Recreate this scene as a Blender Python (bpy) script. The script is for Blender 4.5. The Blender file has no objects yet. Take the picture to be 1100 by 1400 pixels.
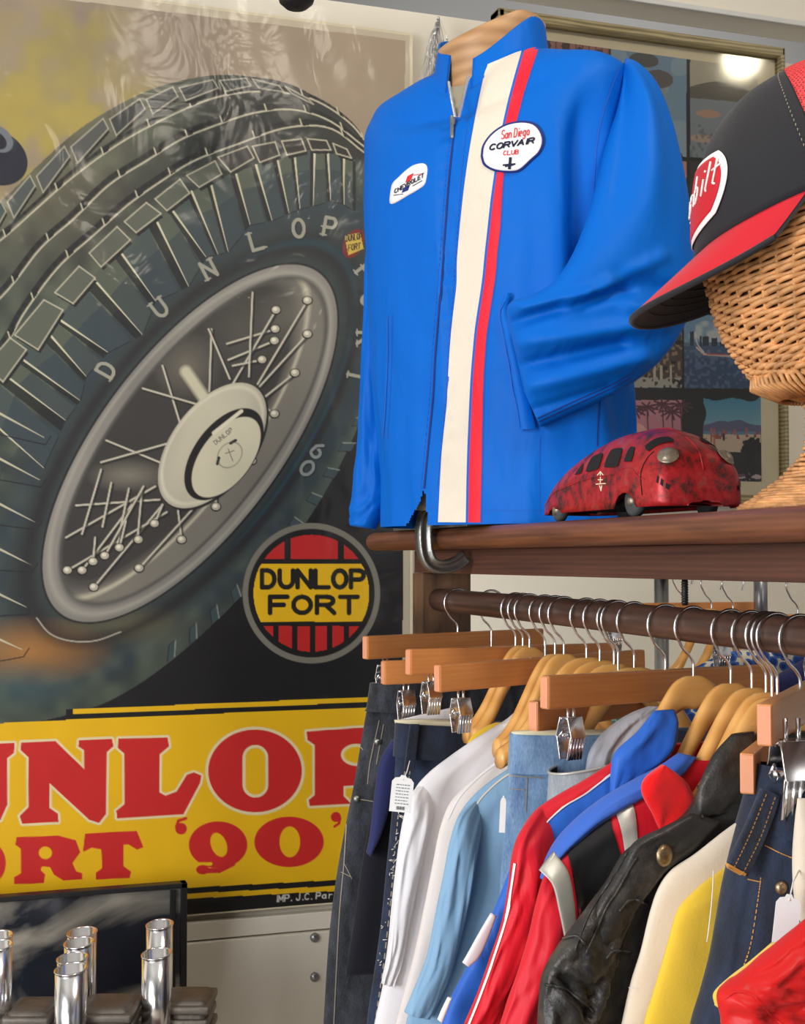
import bpy, bmesh, math, random
import numpy as np
from mathutils import Vector, Matrix, noise
from mathutils.bvhtree import BVHTree

# ------------------------------------------------------------------ camera, light, exposure
SC = bpy.context.scene
COL = SC.collection
F, PW, PH = 1838.0, 1100, 1400
CAMZ = 1.5
YAW = math.radians(18.6)
PITCH = math.radians(2.06)
cd = bpy.data.cameras.new('camera')
cam = bpy.data.objects.new('camera', cd)
COL.objects.link(cam)
cd.sensor_fit = 'VERTICAL'
cd.sensor_height = 36.0
cd.lens = F / PH * 36.0
cd.clip_start = 0.05
cam.location = (0, 0, CAMZ)
cam.rotation_euler = (math.radians(90) + PITCH, 0, -YAW)
SC.camera = cam
cd.dof.use_dof = False

w = bpy.data.worlds.new('world')
SC.world = w
w.use_nodes = True
nt = w.node_tree
bg = nt.nodes['Background']
tc = nt.nodes.new('ShaderNodeTexCoord')
mp = nt.nodes.new('ShaderNodeMapping')
nz = nt.nodes.new('ShaderNodeTexNoise')
cr = nt.nodes.new('ShaderNodeValToRGB')
nz.inputs['Scale'].default_value = 2.2
nz.inputs['Detail'].default_value = 1.5
cr.color_ramp.elements[0].position = 0.42
cr.color_ramp.elements[0].color = (0.12, 0.11, 0.10, 1)
cr.color_ramp.elements[1].position = 0.62
cr.color_ramp.elements[1].color = (1.0, 0.98, 0.94, 1)
nt.links.new(tc.outputs['Generated'], mp.inputs[0])
nt.links.new(mp.outputs[0], nz.inputs['Vector'])
nt.links.new(nz.outputs['Fac'], cr.inputs[0])
nt.links.new(cr.outputs[0], bg.inputs[0])
bg.inputs[1].default_value = 0.46


def area(name, loc, target, size, power, color, sy=None):
    l = bpy.data.lights.new(name, 'AREA')
    l.energy = power
    l.color = color
    l.size = size
    if sy:
        l.shape = 'RECTANGLE'
        l.size_y = sy
    o = bpy.data.objects.new(name, l)
    COL.objects.link(o)
    o.location = loc
    d = Vector(target) - Vector(loc)
    o.rotation_euler = d.to_track_quat('-Z', 'Y').to_euler()
    return o


area('window_daylight', (-2.3, 0.05, 1.75), (0.6, 1.8, 1.25), 1.2, 98, (0.97, 0.98, 1.0), 2.0)
area('ceiling_lamp', (0.9, 0.2, 3.3), (0.75, 1.8, 1.5), 0.45, 22, (1.0, 0.90, 0.76))
area('right_fill_light', (1.9, -1.6, 1.9), (0.9, 1.6, 1.1), 1.2, 8, (1.0, 0.96, 0.9))  # weak fill added from behind right, stands for no real opening
area('low_fill_light', (-1.7, -0.9, 1.0), (-0.1, 2.5, 0.75), 0.9, 13, (1.0, 0.98, 0.95), 1.3)  # low fill added to brighten the lower wall and poster foot, no real door

SC.view_settings.view_transform = 'Standard'
SC.view_settings.look = 'None'
SC.view_settings.gamma = 1.0
SC.view_settings.use_curve_mapping = False
SC.view_settings.exposure = 0.0

# ------------------------------------------------------------------ geometry helpers
CM = cam.rotation_euler.to_matrix()
CO = Vector((0, 0, CAMZ))
CR, CU, CF = CM @ Vector((1, 0, 0)), CM @ Vector((0, 1, 0)), CM @ Vector((0, 0, -1))


def ray(px, py):
    return CF + CR * ((px - 550) / F) - CU * ((py - 700) / F)


def at(px, py, y):
    """point on the vertical plane y = const that is seen at a pixel"""
    d = ray(px, py)
    return CO + d * (y / d.y)


def atx(px, py, x):
    d = ray(px, py)
    return CO + d * (x / d.x)


def atZ(px, py, Z):
    return CO + ray(px, py) * Z


def proj(P):
    v = Vector(P) - CO
    zz = v.dot(CF)
    return 550 + F * v.dot(CR) / zz, 700 - F * v.dot(CU) / zz


def lin(c):
    return tuple(((v / 255.0) / 12.92 if v / 255.0 <= 0.04045 else ((v / 255.0 + 0.055) / 1.055) ** 2.4) for v in c[:3])


def empty(name, loc, label=None, cat=None, group=None):
    o = bpy.data.objects.new(name, None)
    COL.objects.link(o)
    o.location = loc
    o.empty_display_size = 0.02
    if label:
        tag(o, label, cat, group)
    return o


def tag(o, label=None, cat=None, group=None, kind=None):
    if label: o['label'] = label
    if cat: o['category'] = cat
    if group: o['group'] = group
    if kind: o['kind'] = kind
    return o


bpy.context.view_layer.update()


def pmat(parent):
    """world matrix of a chain of un-updated parents"""
    m = Matrix.Identity(4)
    while parent is not None:
        m = parent.matrix_basis @ m
        parent = parent.parent
    return m


def mesh_obj(name, verts, faces, mat, parent=None, smooth=True, world=True, label=None, mats=None, fm=None):
    me = bpy.data.meshes.new(name)
    if world and parent is not None:
        inv = pmat(parent).inverted()
        verts = [inv @ Vector(v) for v in verts]
    me.from_pydata([tuple(v) for v in verts], [], faces)
    me.update()
    if smooth:
        me.polygons.foreach_set('use_smooth', [True] * len(me.polygons))
    for m in (mats or [mat]):
        me.materials.append(m)
    if fm:
        me.polygons.foreach_set('material_index', fm)
    o = bpy.data.objects.new(name, me)
    COL.objects.link(o)
    if parent is not None:
        o.parent = parent
    if label: o['label'] = label
    return o


class MB:
    """collects shapes into ONE mesh"""
    def __init__(s): s.v, s.f, s.m = [], [], []

    def add(s, v, f, mi=0):
        n = len(s.v)
        s.v += [Vector(p) for p in v]
        s.f += [tuple(i + n for i in q) for q in f]
        s.m += [mi] * len(f)
        return s

    def box(s, c, size, bev=0.0, rot=None, mi=0):
        bm = bmesh.new()
        bmesh.ops.create_cube(bm, size=1.0)
        for v in bm.verts:
            v.co = Vector((v.co.x * size[0], v.co.y * size[1], v.co.z * size[2]))
        if bev > 0:
            bmesh.ops.bevel(bm, geom=list(bm.edges), offset=bev, segments=2, affect='EDGES', profile=0.6)
        bm.verts.index_update()
        R = rot if rot is not None else Matrix.Identity(3)
        vs = [R @ v.co + Vector(c) for v in bm.verts]
        fs = [[v.index for v in f.verts] for f in bm.faces]
        bm.free()
        return s.add(vs, fs, mi)

    def boxr(s, x0, x1, y0, y1, z0, z1, bev=0.0, mi=0):
        return s.box(((x0 + x1) / 2, (y0 + y1) / 2, (z0 + z1) / 2), (x1 - x0, y1 - y0, z1 - z0), bev, mi=mi)

    def tube(s, pts, r, n=8, closed=False, cap=True, mi=0, flat=1.0):
        pts = [Vector(p) for p in pts]
        N = len(pts)
        rr = r if isinstance(r, (list, tuple)) else [r] * N
        vs, fs = [], []
        up = None
        for i in range(N):
            if closed:
                t = pts[(i + 1) % N] - pts[i - 1]
            else:
                t = pts[min(i + 1, N - 1)] - pts[max(i - 1, 0)]
            if t.length < 1e-9: t = Vector((0, 0, 1))
            t.normalize()
            if up is None:
                up = Vector((0, 0, 1)) if abs(t.z) < 0.9 else Vector((1, 0, 0))
            a = up - t * up.dot(t)
            if a.length < 1e-6:
                a = Vector((0, 1, 0)) - t * t.y
            a.normalize()
            up = a
            b = t.cross(a)
            for k in range(n):
                an = 2 * math.pi * k / n
                vs.append(pts[i] + a * (math.cos(an) * rr[i]) + b * (math.sin(an) * rr[i] * flat))
        M = N if closed else N - 1
        for i in range(M):
            j = (i + 1) % N
            for k in range(n):
                l = (k + 1) % n
                fs.append((i * n + k, i * n + l, j * n + l, j * n + k))
        if cap and not closed:
            fs.append(tuple(range(n))[::-1])
            fs.append(tuple((N - 1) * n + k for k in range(n)))
        return s.add(vs, fs, mi)

    def lathe(s, prof, c, n=32, R=None, mi=0, sx=1.0, sy=1.0):
        vs, fs = [], []
        R = R if R is not None else Matrix.Identity(3)
        for (r, z) in prof:
            for k in range(n):
                a = 2 * math.pi * k / n
                vs.append(R @ Vector((r * sx * math.cos(a), r * sy * math.sin(a), z)) + Vector(c))
        for i in range(len(prof) - 1):
            for k in range(n):
                l = (k + 1) % n
                fs.append((i * n + k, i * n + l, (i + 1) * n + l, (i + 1) * n + k))
        return s.add(vs, fs, mi)

    def build(s, name, mat, parent=None, smooth=True, world=True, label=None):
        ml = mat if isinstance(mat, list) else [mat]
        return mesh_obj(name, s.v, s.f, None, parent, smooth, world, label, mats=ml, fm=s.m)


def crom(pts, n):
    """Catmull-Rom resample of tuples/vectors to n samples (uniform in parameter)"""
    A = np.array([tuple(p) for p in pts], dtype=float)
    k = len(A)
    if k == 2:
        t = np.linspace(0, 1, n)[:, None]
        return A[0] * (1 - t) + A[1] * t
    P = np.vstack([2 * A[0] - A[1], A, 2 * A[-1] - A[-2]])
    out = []
    for u in np.linspace(0, k - 1, n):
        i = min(int(u), k - 2)
        t = u - i
        p0, p1, p2, p3 = P[i], P[i + 1], P[i + 2], P[i + 3]
        out.append(0.5 * ((2 * p1) + (-p0 + p2) * t + (2 * p0 - 5 * p1 + 4 * p2 - p3) * t * t + (-p0 + 3 * p1 - 3 * p2 + p3) * t ** 3))
    return np.array(out)


def loft(L, R, th, nrow=48, nseg=40, disp=None, back=None, cap0=True, cap1=True, exp=1.0, nrm=None):
    """cloth volume between two 3-D rails: every row is a closed flattened ring. th: thickness list (front)."""
    Ls = [Vector(p) for p in crom(L, nrow)]
    Rs = [Vector(p) for p in crom(R, nrow)]
    T = crom([(t,) for t in th], nrow)[:, 0]
    B = crom([(t,) for t in (back or th)], nrow)[:, 0]
    C = [(a + b) / 2 for a, b in zip(Ls, Rs)]
    vs, fs = [], []
    for i in range(nrow):
        tan = C[min(i + 1, nrow - 1)] - C[max(i - 1, 0)]
        h = (Rs[i] - Ls[i]) / 2
        if nrm is not None:
            nn = Vector(nrm)
        else:
            nn = h.cross(tan)
            if nn.length < 1e-9: nn = Vector((0, -1, 0))
            nn.normalize()
            if nn.dot(CO - C[i]) < 0: nn = -nn
        for k in range(nseg):
            a = 2 * math.pi * k / nseg
            ca, sa = math.cos(a), math.sin(a)
            cx = math.copysign(abs(ca) ** exp, ca)
            sy = math.copysign(abs(sa) ** exp, sa)
            tt = T[i] if sa >= 0 else B[i]
            p = C[i] - h * cx + nn * (sy * tt)
            if disp:
                p = p + nn * (disp(i / (nrow - 1), (1 - ca) / 2, p) * (1 if sa >= 0 else -0.4) * (abs(sa) ** 0.5))
            vs.append(p)
    for i in range(nrow - 1):
        for k in range(nseg):
            l = (k + 1) % nseg
            fs.append((i * nseg + k, i * nseg + l, (i + 1) * nseg + l, (i + 1) * nseg + k))
    if cap0:
        fs.append(tuple(range(nseg))[::-1])
    if cap1:
        fs.append(tuple((nrow - 1) * nseg + k for k in range(nseg)))
    return vs, fs


def bvh_of(objs):
    vs, fs = [], []
    for o in objs:
        m = pmat(o)
        n = len(vs)
        vs += [m @ v.co for v in o.data.vertices]
        fs += [[i + n for i in p.vertices] for p in o.data.polygons]
    return BVHTree.FromPolygons(vs, fs)


def hit(bvh, px, py, off):
    d = ray(px, py).normalized()
    loc, nrm_, idx, dist = bvh.ray_cast(CO, d)
    if loc is None:
        return None
    if nrm_.dot(d) > 0: nrm_ = -nrm_
    return loc + nrm_ * off


def decal_strip(bvh, A, B, n, m, off=0.0012, mb=None, mi=0):
    """a cloth strip sewn onto a surface between two traced edges"""
    a, b = crom(A, n), crom(B, n)
    vs, ok = [], []
    for i in range(n):
        for j in range(m + 1):
            t = j / m
            p = a[i] * (1 - t) + b[i] * t
            e = off if 0 < j < m or m < 3 else off * 0.6
            h = hit(bvh, p[0], p[1], e)
            ok.append(h is not None)
            vs.append(h if h is not None else Vector((0, 0, 0)))
    fs = []
    for i in range(n - 1):
        for j in range(m):
            q = (i * (m + 1) + j, i * (m + 1) + j + 1, (i + 1) * (m + 1) + j + 1, (i + 1) * (m + 1) + j)
            if all(ok[k] for k in q):
                if max((vs[q[0]] - vs[q[2]]).length, (vs[q[1]] - vs[q[3]]).length) < 0.06:
                    fs.append(q)
    # keep only the largest connected piece
    par = {}
    def fnd(a):
        while par.setdefault(a, a) != a: a = par[a]
        return a
    for q in fs:
        r0 = fnd(q[0])
        for k in q[1:]: par[fnd(k)] = r0
    cnt = {}
    for q in fs: cnt[fnd(q[0])] = cnt.get(fnd(q[0]), 0) + 1
    if cnt:
        best = max(cnt, key=cnt.get)
        fs = [q for q in fs if fnd(q[0]) == best]
    mb = mb or MB()
    mb.add(vs, fs, mi)
    return mb


def decal_poly(bvh, pts, off=0.002, rings=5, mb=None, mi=0, smooth_n=48):
    P = crom(list(pts) + [pts[0]], smooth_n + 1)[:-1]
    c = P.mean(axis=0)
    vs, fs = [], []
    h0 = hit(bvh, c[0], c[1], off)
    vs.append(h0 if h0 is not None else Vector((0, 0, 0)))
    n = len(P)
    for r in range(1, rings + 2):
        t = min(r / rings, 1.0)
        e = off if r <= rings else 0.0002
        for p in P:
            q = c + (p - c) * t
            h = hit(bvh, q[0], q[1], e)
            vs.append(h if h is not None else vs[-1])
    for k in range(n):
        fs.append((0, 1 + k, 1 + (k + 1) % n))
    for r in range(rings):
        for k in range(n):
            l = (k + 1) % n
            a = 1 + r * n
            fs.append((a + k, a + n + k, a + n + l, a + l))
    mb = mb or MB()
    mb.add(vs, fs, mi)
    return mb


# ------------------------------------------------------------------ stroke alphabet (x 0..1, y 0..1 upward)
def arc(cx, cy, rx, ry, a0, a1, n=10):
    return [(cx + rx * math.cos(math.radians(a0 + (a1 - a0) * i / n)), cy + ry * math.sin(math.radians(a0 + (a1 - a0) * i / n))) for i in range(n + 1)]


GL = {
 'A': [[(0, 0), (.5, 1), (1, 0)], [(.2, .35), (.8, .35)]],
 'B': [[(0, 0), (0, 1), (.6, 1)] + arc(.6, .76, .3, .24, 90, -90) + [(0, .52)], [(.6, .52)] + arc(.65, .26, .32, .26, 90, -90) + [(0, 0)]],
 'C': [arc(.5, .5, .5, .5, 45, 315)],
 'D': [[(0, 0), (0, 1), (.4, 1)] + arc(.4, .5, .55, .5, 90, -90) + [(0, 0)]],
 'E': [[(1, 1), (0, 1), (0, 0), (1, 0)], [(0, .5), (.8, .5)]],
 'F': [[(1, 1), (0, 1), (0, 0)], [(0, .5), (.8, .5)]],
 'H': [[(0, 0), (0, 1)], [(1, 0), (1, 1)], [(0, .5), (1, .5)]],
 'I': [[(.5, 0), (.5, 1)]],
 'J': [[(.8, 1), (.8, .3)] + arc(.45, .3, .35, .3, 0, -180)],
 'L': [[(0, 1), (0, 0), (1, 0)]],
 'M': [[(0, 0), (0, 1), (.5, .3), (1, 1), (1, 0)]],
 'N': [[(0, 0), (0, 1), (1, 0), (1, 1)]],
 'O': [arc(.5, .5, .5, .5, 0, 360, 20)],
 'P': [[(0, 0), (0, 1), (.6, 1)] + arc(.6, .73, .36, .27, 90, -90) + [(0, .46)]],
 'R': [[(0, 0), (0, 1), (.6, 1)] + arc(.6, .75, .34, .25, 90, -90) + [(0, .5)], [(.5, .5), (1, 0)]],
 'S': [arc(.5, .74, .45, .26, 30, 270) + arc(.5, .24, .47, .24, 90, -150)],
 'T': [[(0, 1), (1, 1)], [(.5, 1), (.5, 0)]],
 'U': [[(0, 1), (0, .4)] + arc(.5, .4, .5, .4, 180, 360) + [(1, 1)]],
 'V': [[(0, 1), (.5, 0), (1, 1)]],
 'Z': [[(0, 1), (1, 1), (0, 0), (1, 0)]],
 '0': [arc(.5, .5, .42, .5, 0, 360, 18)],
 '6': [arc(.5, .3, .42, .3, 0, 360, 16), [(.08, .3), (.15, .7), (.6, 1)]],
 '9': [arc(.5, .7, .42, .3, 0, 360, 16), [(.92, .7), (.85, .3), (.4, 0)]],
 'a': [arc(.45, .3, .4, .3, 0, 360, 12), [(.85, .6), (.85, 0)]],
 'b': [[(.1, 1.1), (.1, 0)], arc(.45, .3, .38, .3, 0, 360, 12)],
 'e': [[(.1, .32), (.85, .32)] + arc(.47, .3, .38, .3, 0, 300, 12)],
 'g': [arc(.45, .3, .38, .3, 0, 360, 12), [(.83, .6), (.83, -.1)] + arc(.45, -.1, .38, .25, 0, -150, 6)],
 'i': [[(.5, .6), (.5, 0)], [(.5, .85), (.5, .92)]],
 'l': [[(.4, 1.1), (.4, .1), (.6, 0)]],
 'n': [[(.1, .6), (.1, 0)], [(.1, .35)] + arc(.47, .35, .38, .25, 160, 0, 6) + [(.85, 0)]],
 'o': [arc(.47, .3, .4, .3, 0, 360, 12)],
 'r': [[(.2, .6), (.2, 0)], [(.2, .35), (.45, .58), (.8, .55)]],
 't': [[(.45, 1), (.45, .1), (.7, 0)], [(.1, .65), (.85, .65)]],
 's': [arc(.5, .45, .3, .15, 30, 270, 5) + arc(.5, .15, .32, .15, 90, -150, 5)],
 '.': [[(.3, 0), (.4, .05)]],
}


def text_strokes(txt, org, ux, uy, cw=0.72, gap=0.28, slant=0.0):
    """polylines in pixel coordinates; ux = vector of one letter pitch, uy = vector of letter height"""
    out = []
    ux, uy, org = Vector(ux), Vector(uy), Vector(org)
    x = 0.0
    for ch in txt:
        wd = 0.45 if ch in ' I.il' else 1.0
        for st in GL.get(ch, []):
            out.append([tuple(org + ux * (x + (p[0] * cw + slant * p[1]) * (1.0 if wd == 1 else 0.6)) + uy * p[1]) for p in st])
        x += wd
    return out


def decal_text(bvh, strokes, width, off, mb=None, mi=0):
    mb = mb or MB()
    for st in strokes:
        for a, b in zip(st[:-1], st[1:]):
            a, b = Vector(a), Vector(b)
            d = b - a
            if d.length < 1e-6: continue
            d.normalize()
            nn = Vector((-d.y, d.x)) * (width / 2)
            a2, b2 = a - d * width * 0.3, b + d * width * 0.3
            q = [a2 - nn, b2 - nn, b2 + nn, a2 + nn]
            hs = [hit(bvh, p.x, p.y, off) for p in q]
            if all(h is not None for h in hs):
                mb.add(hs, [(0, 1, 2, 3)], mi)
    return mb


# ------------------------------------------------------------------ materials
def newmat(name):
    m = bpy.data.materials.new(name)
    m.use_nodes = True
    return m, m.node_tree, m.node_tree.nodes['Principled BSDF']


def N(nt, t, **kw):
    n = nt.nodes.new(t)
    for k, v in kw.items():
        if k in n.inputs: n.inputs[k].default_value = v
        else: setattr(n, k, v)
    return n


def coords(nt, scale=(1, 1, 1), kind='Object', rot=(0, 0, 0)):
    tc = N(nt, 'ShaderNodeTexCoord')
    mp = N(nt, 'ShaderNodeMapping')
    mp.inputs['Scale'].default_value = scale
    mp.inputs['Rotation'].default_value = rot
    nt.links.new(tc.outputs[kind], mp.inputs[0])
    return mp.outputs[0]


def mat_plain(name, col, rough=0.6, metal=0.0, bump=0.0, bscale=200, var=0.08, vscale=20, sheen=0.0, coat=0.0, spec=0.5):
    m, nt, p = newmat(name)
    c = lin(col)
    co = coords(nt)
    nz = N(nt, 'ShaderNodeTexNoise', Scale=vscale, Detail=3.0)
    nt.links.new(co, nz.inputs['Vector'])
    rp = N(nt, 'ShaderNodeValToRGB')
    rp.color_ramp.elements[0].position = 0.3
    rp.color_ramp.elements[1].position = 0.7
    rp.color_ramp.elements[0].color = tuple(v * (1 - var) for v in c) + (1,)
    rp.color_ramp.elements[1].color = tuple(min(v * (1 + var), 1) for v in c) + (1,)
    nt.links.new(nz.outputs['Fac'], rp.inputs[0])
    nt.links.new(rp.outputs[0], p.inputs['Base Color'])
    p.inputs['Roughness'].default_value = rough
    p.inputs['Metallic'].default_value = metal
    p.inputs['Specular IOR Level'].default_value = spec
    p.inputs['Sheen Weight'].default_value = sheen
    p.inputs['Coat Weight'].default_value = coat
    if bump > 0:
        n2 = N(nt, 'ShaderNodeTexNoise', Scale=bscale, Detail=4.0)
        nt.links.new(co, n2.inputs['Vector'])
        b = N(nt, 'ShaderNodeBump', Strength=bump, Distance=0.002)
        nt.links.new(n2.outputs['Fac'], b.inputs['Height'])
        nt.links.new(b.outputs[0], p.inputs['Normal'])
    return m


def mat_wood(name, c0, c1, scale=(30, 3, 30), rough=0.45, bump=0.25, dist=4.0, ww=0.45):
    m, nt, p = newmat(name)
    co = coords(nt, scale)
    nz = N(nt, 'ShaderNodeTexNoise', Scale=1.6, Detail=6.0, Distortion=0.6)
    nt.links.new(co, nz.inputs['Vector'])
    wv = N(nt, 'ShaderNodeTexWave', Scale=0.9, Distortion=dist, Detail=3.0)
    wv.bands_direction = 'Z'
    nt.links.new(co, wv.inputs['Vector'])
    mx = N(nt, 'ShaderNodeMath', operation='MULTIPLY_ADD')
    mx.inputs[1].default_value = ww
    nt.links.new(wv.outputs['Fac'], mx.inputs[0])
    m2 = N(nt, 'ShaderNodeMath', operation='MULTIPLY')
    m2.inputs[1].default_value = 1.05 - ww
    nt.links.new(nz.outputs['Fac'], m2.inputs[0])
    nt.links.new(m2.outputs[0], mx.inputs[2])
    rp = N(nt, 'ShaderNodeValToRGB')
    rp.color_ramp.elements[0].position = 0.2
    rp.color_ramp.elements[1].position = 0.8
    rp.color_ramp.elements[0].color = lin(c0) + (1,)
    rp.color_ramp.elements[1].color = lin(c1) + (1,)
    nt.links.new(mx.outputs[0], rp.inputs[0])
    nt.links.new(rp.outputs[0], p.inputs['Base Color'])
    p.inputs['Roughness'].default_value = rough
    b = N(nt, 'ShaderNodeBump', Strength=bump, Distance=0.001)
    nt.links.new(mx.outputs[0], b.inputs['Height'])
    nt.links.new(b.outputs[0], p.inputs['Normal'])
    return m


def mat_denim(name, col, hi, wear=0.5, rough=0.85):
    m, nt, p = newmat(name)
    co = coords(nt)
    nz = N(nt, 'ShaderNodeTexNoise', Scale=28.0, Detail=6.0, Roughness=0.65)
    nt.links.new(coords(nt, (1.6, 1.6, 0.6)), nz.inputs['Vector'])
    fine = N(nt, 'ShaderNodeTexNoise', Scale=900.0, Detail=2.0)
    nt.links.new(coords(nt, (1, 1, 0.25)), fine.inputs['Vector'])
    ad = N(nt, 'ShaderNodeMath', operation='MULTIPLY_ADD')
    ad.inputs[1].default_value = 0.45
    nt.links.new(fine.outputs['Fac'], ad.inputs[0])
    nt.links.new(nz.outputs['Fac'], ad.inputs[2])
    rp = N(nt, 'ShaderNodeValToRGB')
    rp.color_ramp.elements[0].position = 0.62 - 0.25 * wear
    rp.color_ramp.elements[1].position = 0.98
    rp.color_ramp.elements[0].color = lin(col) + (1,)
    rp.color_ramp.elements[1].color = lin(hi) + (1,)
    nt.links.new(ad.outputs[0], rp.inputs[0])
    nt.links.new(rp.outputs[0], p.inputs['Base Color'])
    p.inputs['Roughness'].default_value = rough
    p.inputs['Sheen Weight'].default_value = 0.2
    b = N(nt, 'ShaderNodeBump', Strength=0.35, Distance=0.0015)
    nt.links.new(ad.outputs[0], b.inputs['Height'])
    nt.links.new(b.outputs[0], p.inputs['Normal'])
    return m


def mat_vcol(name, rough=0.6, bump=0.0, coat=0.0):
    m, nt, p = newmat(name)
    a = N(nt, 'ShaderNodeVertexColor')
    a.layer_name = 'print'
    nt.links.new(a.outputs['Color'], p.inputs['Base Color'])
    p.inputs['Roughness'].default_value = rough
    p.inputs['Coat Weight'].default_value = coat
    if bump:
        n2 = N(nt, 'ShaderNodeTexNoise', Scale=6.0, Detail=3.0)
        nt.links.new(coords(nt), n2.inputs['Vector'])
        b = N(nt, 'ShaderNodeBump', Strength=bump, Distance=0.01)
        nt.links.new(n2.outputs['Fac'], b.inputs['Height'])
        nt.links.new(b.outputs[0], p.inputs['Normal'])
    return m


def mat_film(name, fac=0.10, rough=0.08, bscale=14.0, bstr=0.6, tint=1.0):
    m, nt, p = newmat(name)
    nt.nodes.remove(p)
    out = [n for n in nt.nodes if n.type == 'OUTPUT_MATERIAL'][0]
    tr = N(nt, 'ShaderNodeBsdfTransparent')
    tr.inputs[0].default_value = (tint, tint, tint, 1)
    gl = N(nt, 'ShaderNodeBsdfGlossy', Roughness=rough)
    mx = N(nt, 'ShaderNodeMixShader')
    fr = N(nt, 'ShaderNodeFresnel')
    fr.inputs[0].default_value = 1.45
    ml = N(nt, 'ShaderNodeMath', operation='MULTIPLY')
    ml.inputs[1].default_value = fac / 0.04
    ml.use_clamp = True
    nt.links.new(fr.outputs[0], ml.inputs[0])
    nt.links.new(ml.outputs[0], mx.inputs[0])
    nt.links.new(tr.outputs[0], mx.inputs[1])
    nt.links.new(gl.outputs[0], mx.inputs[2])
    nt.links.new(mx.outputs[0], out.inputs[0])
    if bstr > 0:
        nz = N(nt, 'ShaderNodeTexNoise', Scale=bscale, Detail=3.0, Distortion=1.5)
        nt.links.new(coords(nt, (1, 1, 1), rot=(0, 0.6, 0)), nz.inputs['Vector'])
        b = N(nt, 'ShaderNodeBump', Strength=bstr, Distance=0.02)
        nt.links.new(nz.outputs['Fac'], b.inputs['Height'])
        nt.links.new(b.outputs[0], gl.inputs['Normal'])
    return m


M = {}
M['wall'] = mat_plain('wall_paint', (226, 219, 204), 0.85, bump=0.15, bscale=60, var=0.03, vscale=3)
M['trimw'] = mat_plain('trim_paint', (205, 204, 200), 0.6, var=0.03)
M['floor'] = mat_plain('floor_concrete', (176, 164, 148), 0.7, var=0.1, vscale=5)
M['dark'] = mat_plain('dark_plastic', (25, 25, 27), 0.45)
M['wood_dark'] = mat_wood('stained_timber', (44, 24, 18), (98, 58, 44), (12, 1.6, 60), 0.55, 0.3, 6.0, 0.16)
M['wood_lip'] = mat_wood('stained_round_edge', (62, 34, 22), (132, 80, 54), (40, 3.0, 60), 0.45, 0.3, 3.0, 0.10)
M['wood_rail'] = mat_wood('brown_rail', (38, 25, 20), (98, 68, 56), (30, 3.0, 40), 0.42, 0.3, 3.0, 0.12)
M['wood_post'] = mat_wood('old_post_timber', (56, 38, 26), (112, 82, 58), (40, 40, 3), 0.55, 0.5)
M['wood_bar'] = mat_wood('varnished_hanger', (196, 124, 68), (216, 146, 86), (4, 40, 60), 0.3, 0.04, 1.5, 0.12)
M['wood_bar2'] = mat_wood('varnished_hanger_dark', (184, 112, 60), (206, 134, 78), (3, 40, 60), 0.3, 0.1)
M['wood_suit'] = mat_wood('pale_hanger', (220, 158, 82), (236, 178, 102), (6, 20, 12), 0.3, 0.03, 1.0)
M['wood_end'] = mat_plain('hanger_end_grain', (222, 150, 112), 0.55, var=0.06)
M['chrome'] = mat_plain('chrome', (235, 235, 238), 0.2, 1.0, var=0.02)
M['steel'] = mat_plain('worn_steel', (150, 152, 150), 0.38, 0.9, bump=0.4, bscale=150, var=0.2)
M['pipe'] = mat_plain('galvanised_pipe', (150, 152, 155), 0.35, 0.9, var=0.15)


def mat_nylon():
    m, nt, p = newmat('blue_nylon')
    p.inputs['Base Color'].default_value = lin((0, 99, 198)) + (1,)
    p.inputs['Roughness'].default_value = 0.55
    p.inputs['Specular IOR Level'].default_value = 0.14
    nz = N(nt, 'ShaderNodeTexNoise', Scale=13.0, Detail=2.5, Distortion=1.2)
    nt.links.new(coords(nt, (1, 1, 0.45)), nz.inputs['Vector'])
    n2 = N(nt, 'ShaderNodeTexNoise', Scale=1400.0, Detail=1.0)
    nt.links.new(coords(nt), n2.inputs['Vector'])
    b = N(nt, 'ShaderNodeBump', Strength=0.30, Distance=0.012)
    nt.links.new(nz.outputs['Fac'], b.inputs['Height'])
    b2 = N(nt, 'ShaderNodeBump', Strength=0.12, Distance=0.0005)
    nt.links.new(n2.outputs['Fac'], b2.inputs['Height'])
    nt.links.new(b.outputs[0], b2.inputs['Normal'])
    nt.links.new(b2.outputs[0], p.inputs['Normal'])
    return m


def mat_cloth(name, col, rough=0.8, crease=0.25, cscale=12.0, sheen=0.1, weave=0.1, var=0.04, spec=0.3, stretch=0.4):
    m, nt, p = newmat(name)
    c = lin(col)
    nz = N(nt, 'ShaderNodeTexNoise', Scale=cscale, Detail=3.0, Distortion=1.0)
    nt.links.new(coords(nt, (1, 1, stretch)), nz.inputs['Vector'])
    rp = N(nt, 'ShaderNodeValToRGB')
    rp.color_ramp.elements[0].color = tuple(v * (1 - var) for v in c) + (1,)
    rp.color_ramp.elements[1].color = tuple(min(1, v * (1 + var)) for v in c) + (1,)
    nf = N(nt, 'ShaderNodeTexNoise', Scale=500.0, Detail=2.0)
    nt.links.new(coords(nt), nf.inputs['Vector'])
    nt.links.new(nf.outputs['Fac'], rp.inputs[0])
    nt.links.new(rp.outputs[0], p.inputs['Base Color'])
    p.inputs['Roughness'].default_value = rough
    p.inputs['Sheen Weight'].default_value = sheen
    p.inputs['Specular IOR Level'].default_value = spec
    b = N(nt, 'ShaderNodeBump', Strength=crease, Distance=0.012)
    nt.links.new(nz.outputs['Fac'], b.inputs['Height'])
    b2 = N(nt, 'ShaderNodeBump', Strength=weave, Distance=0.0006)
    nt.links.new(nf.outputs['Fac'], b2.inputs['Height'])
    nt.links.new(b.outputs[0], b2.inputs['Normal'])
    nt.links.new(b2.outputs[0], p.inputs['Normal'])
    return m


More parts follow.
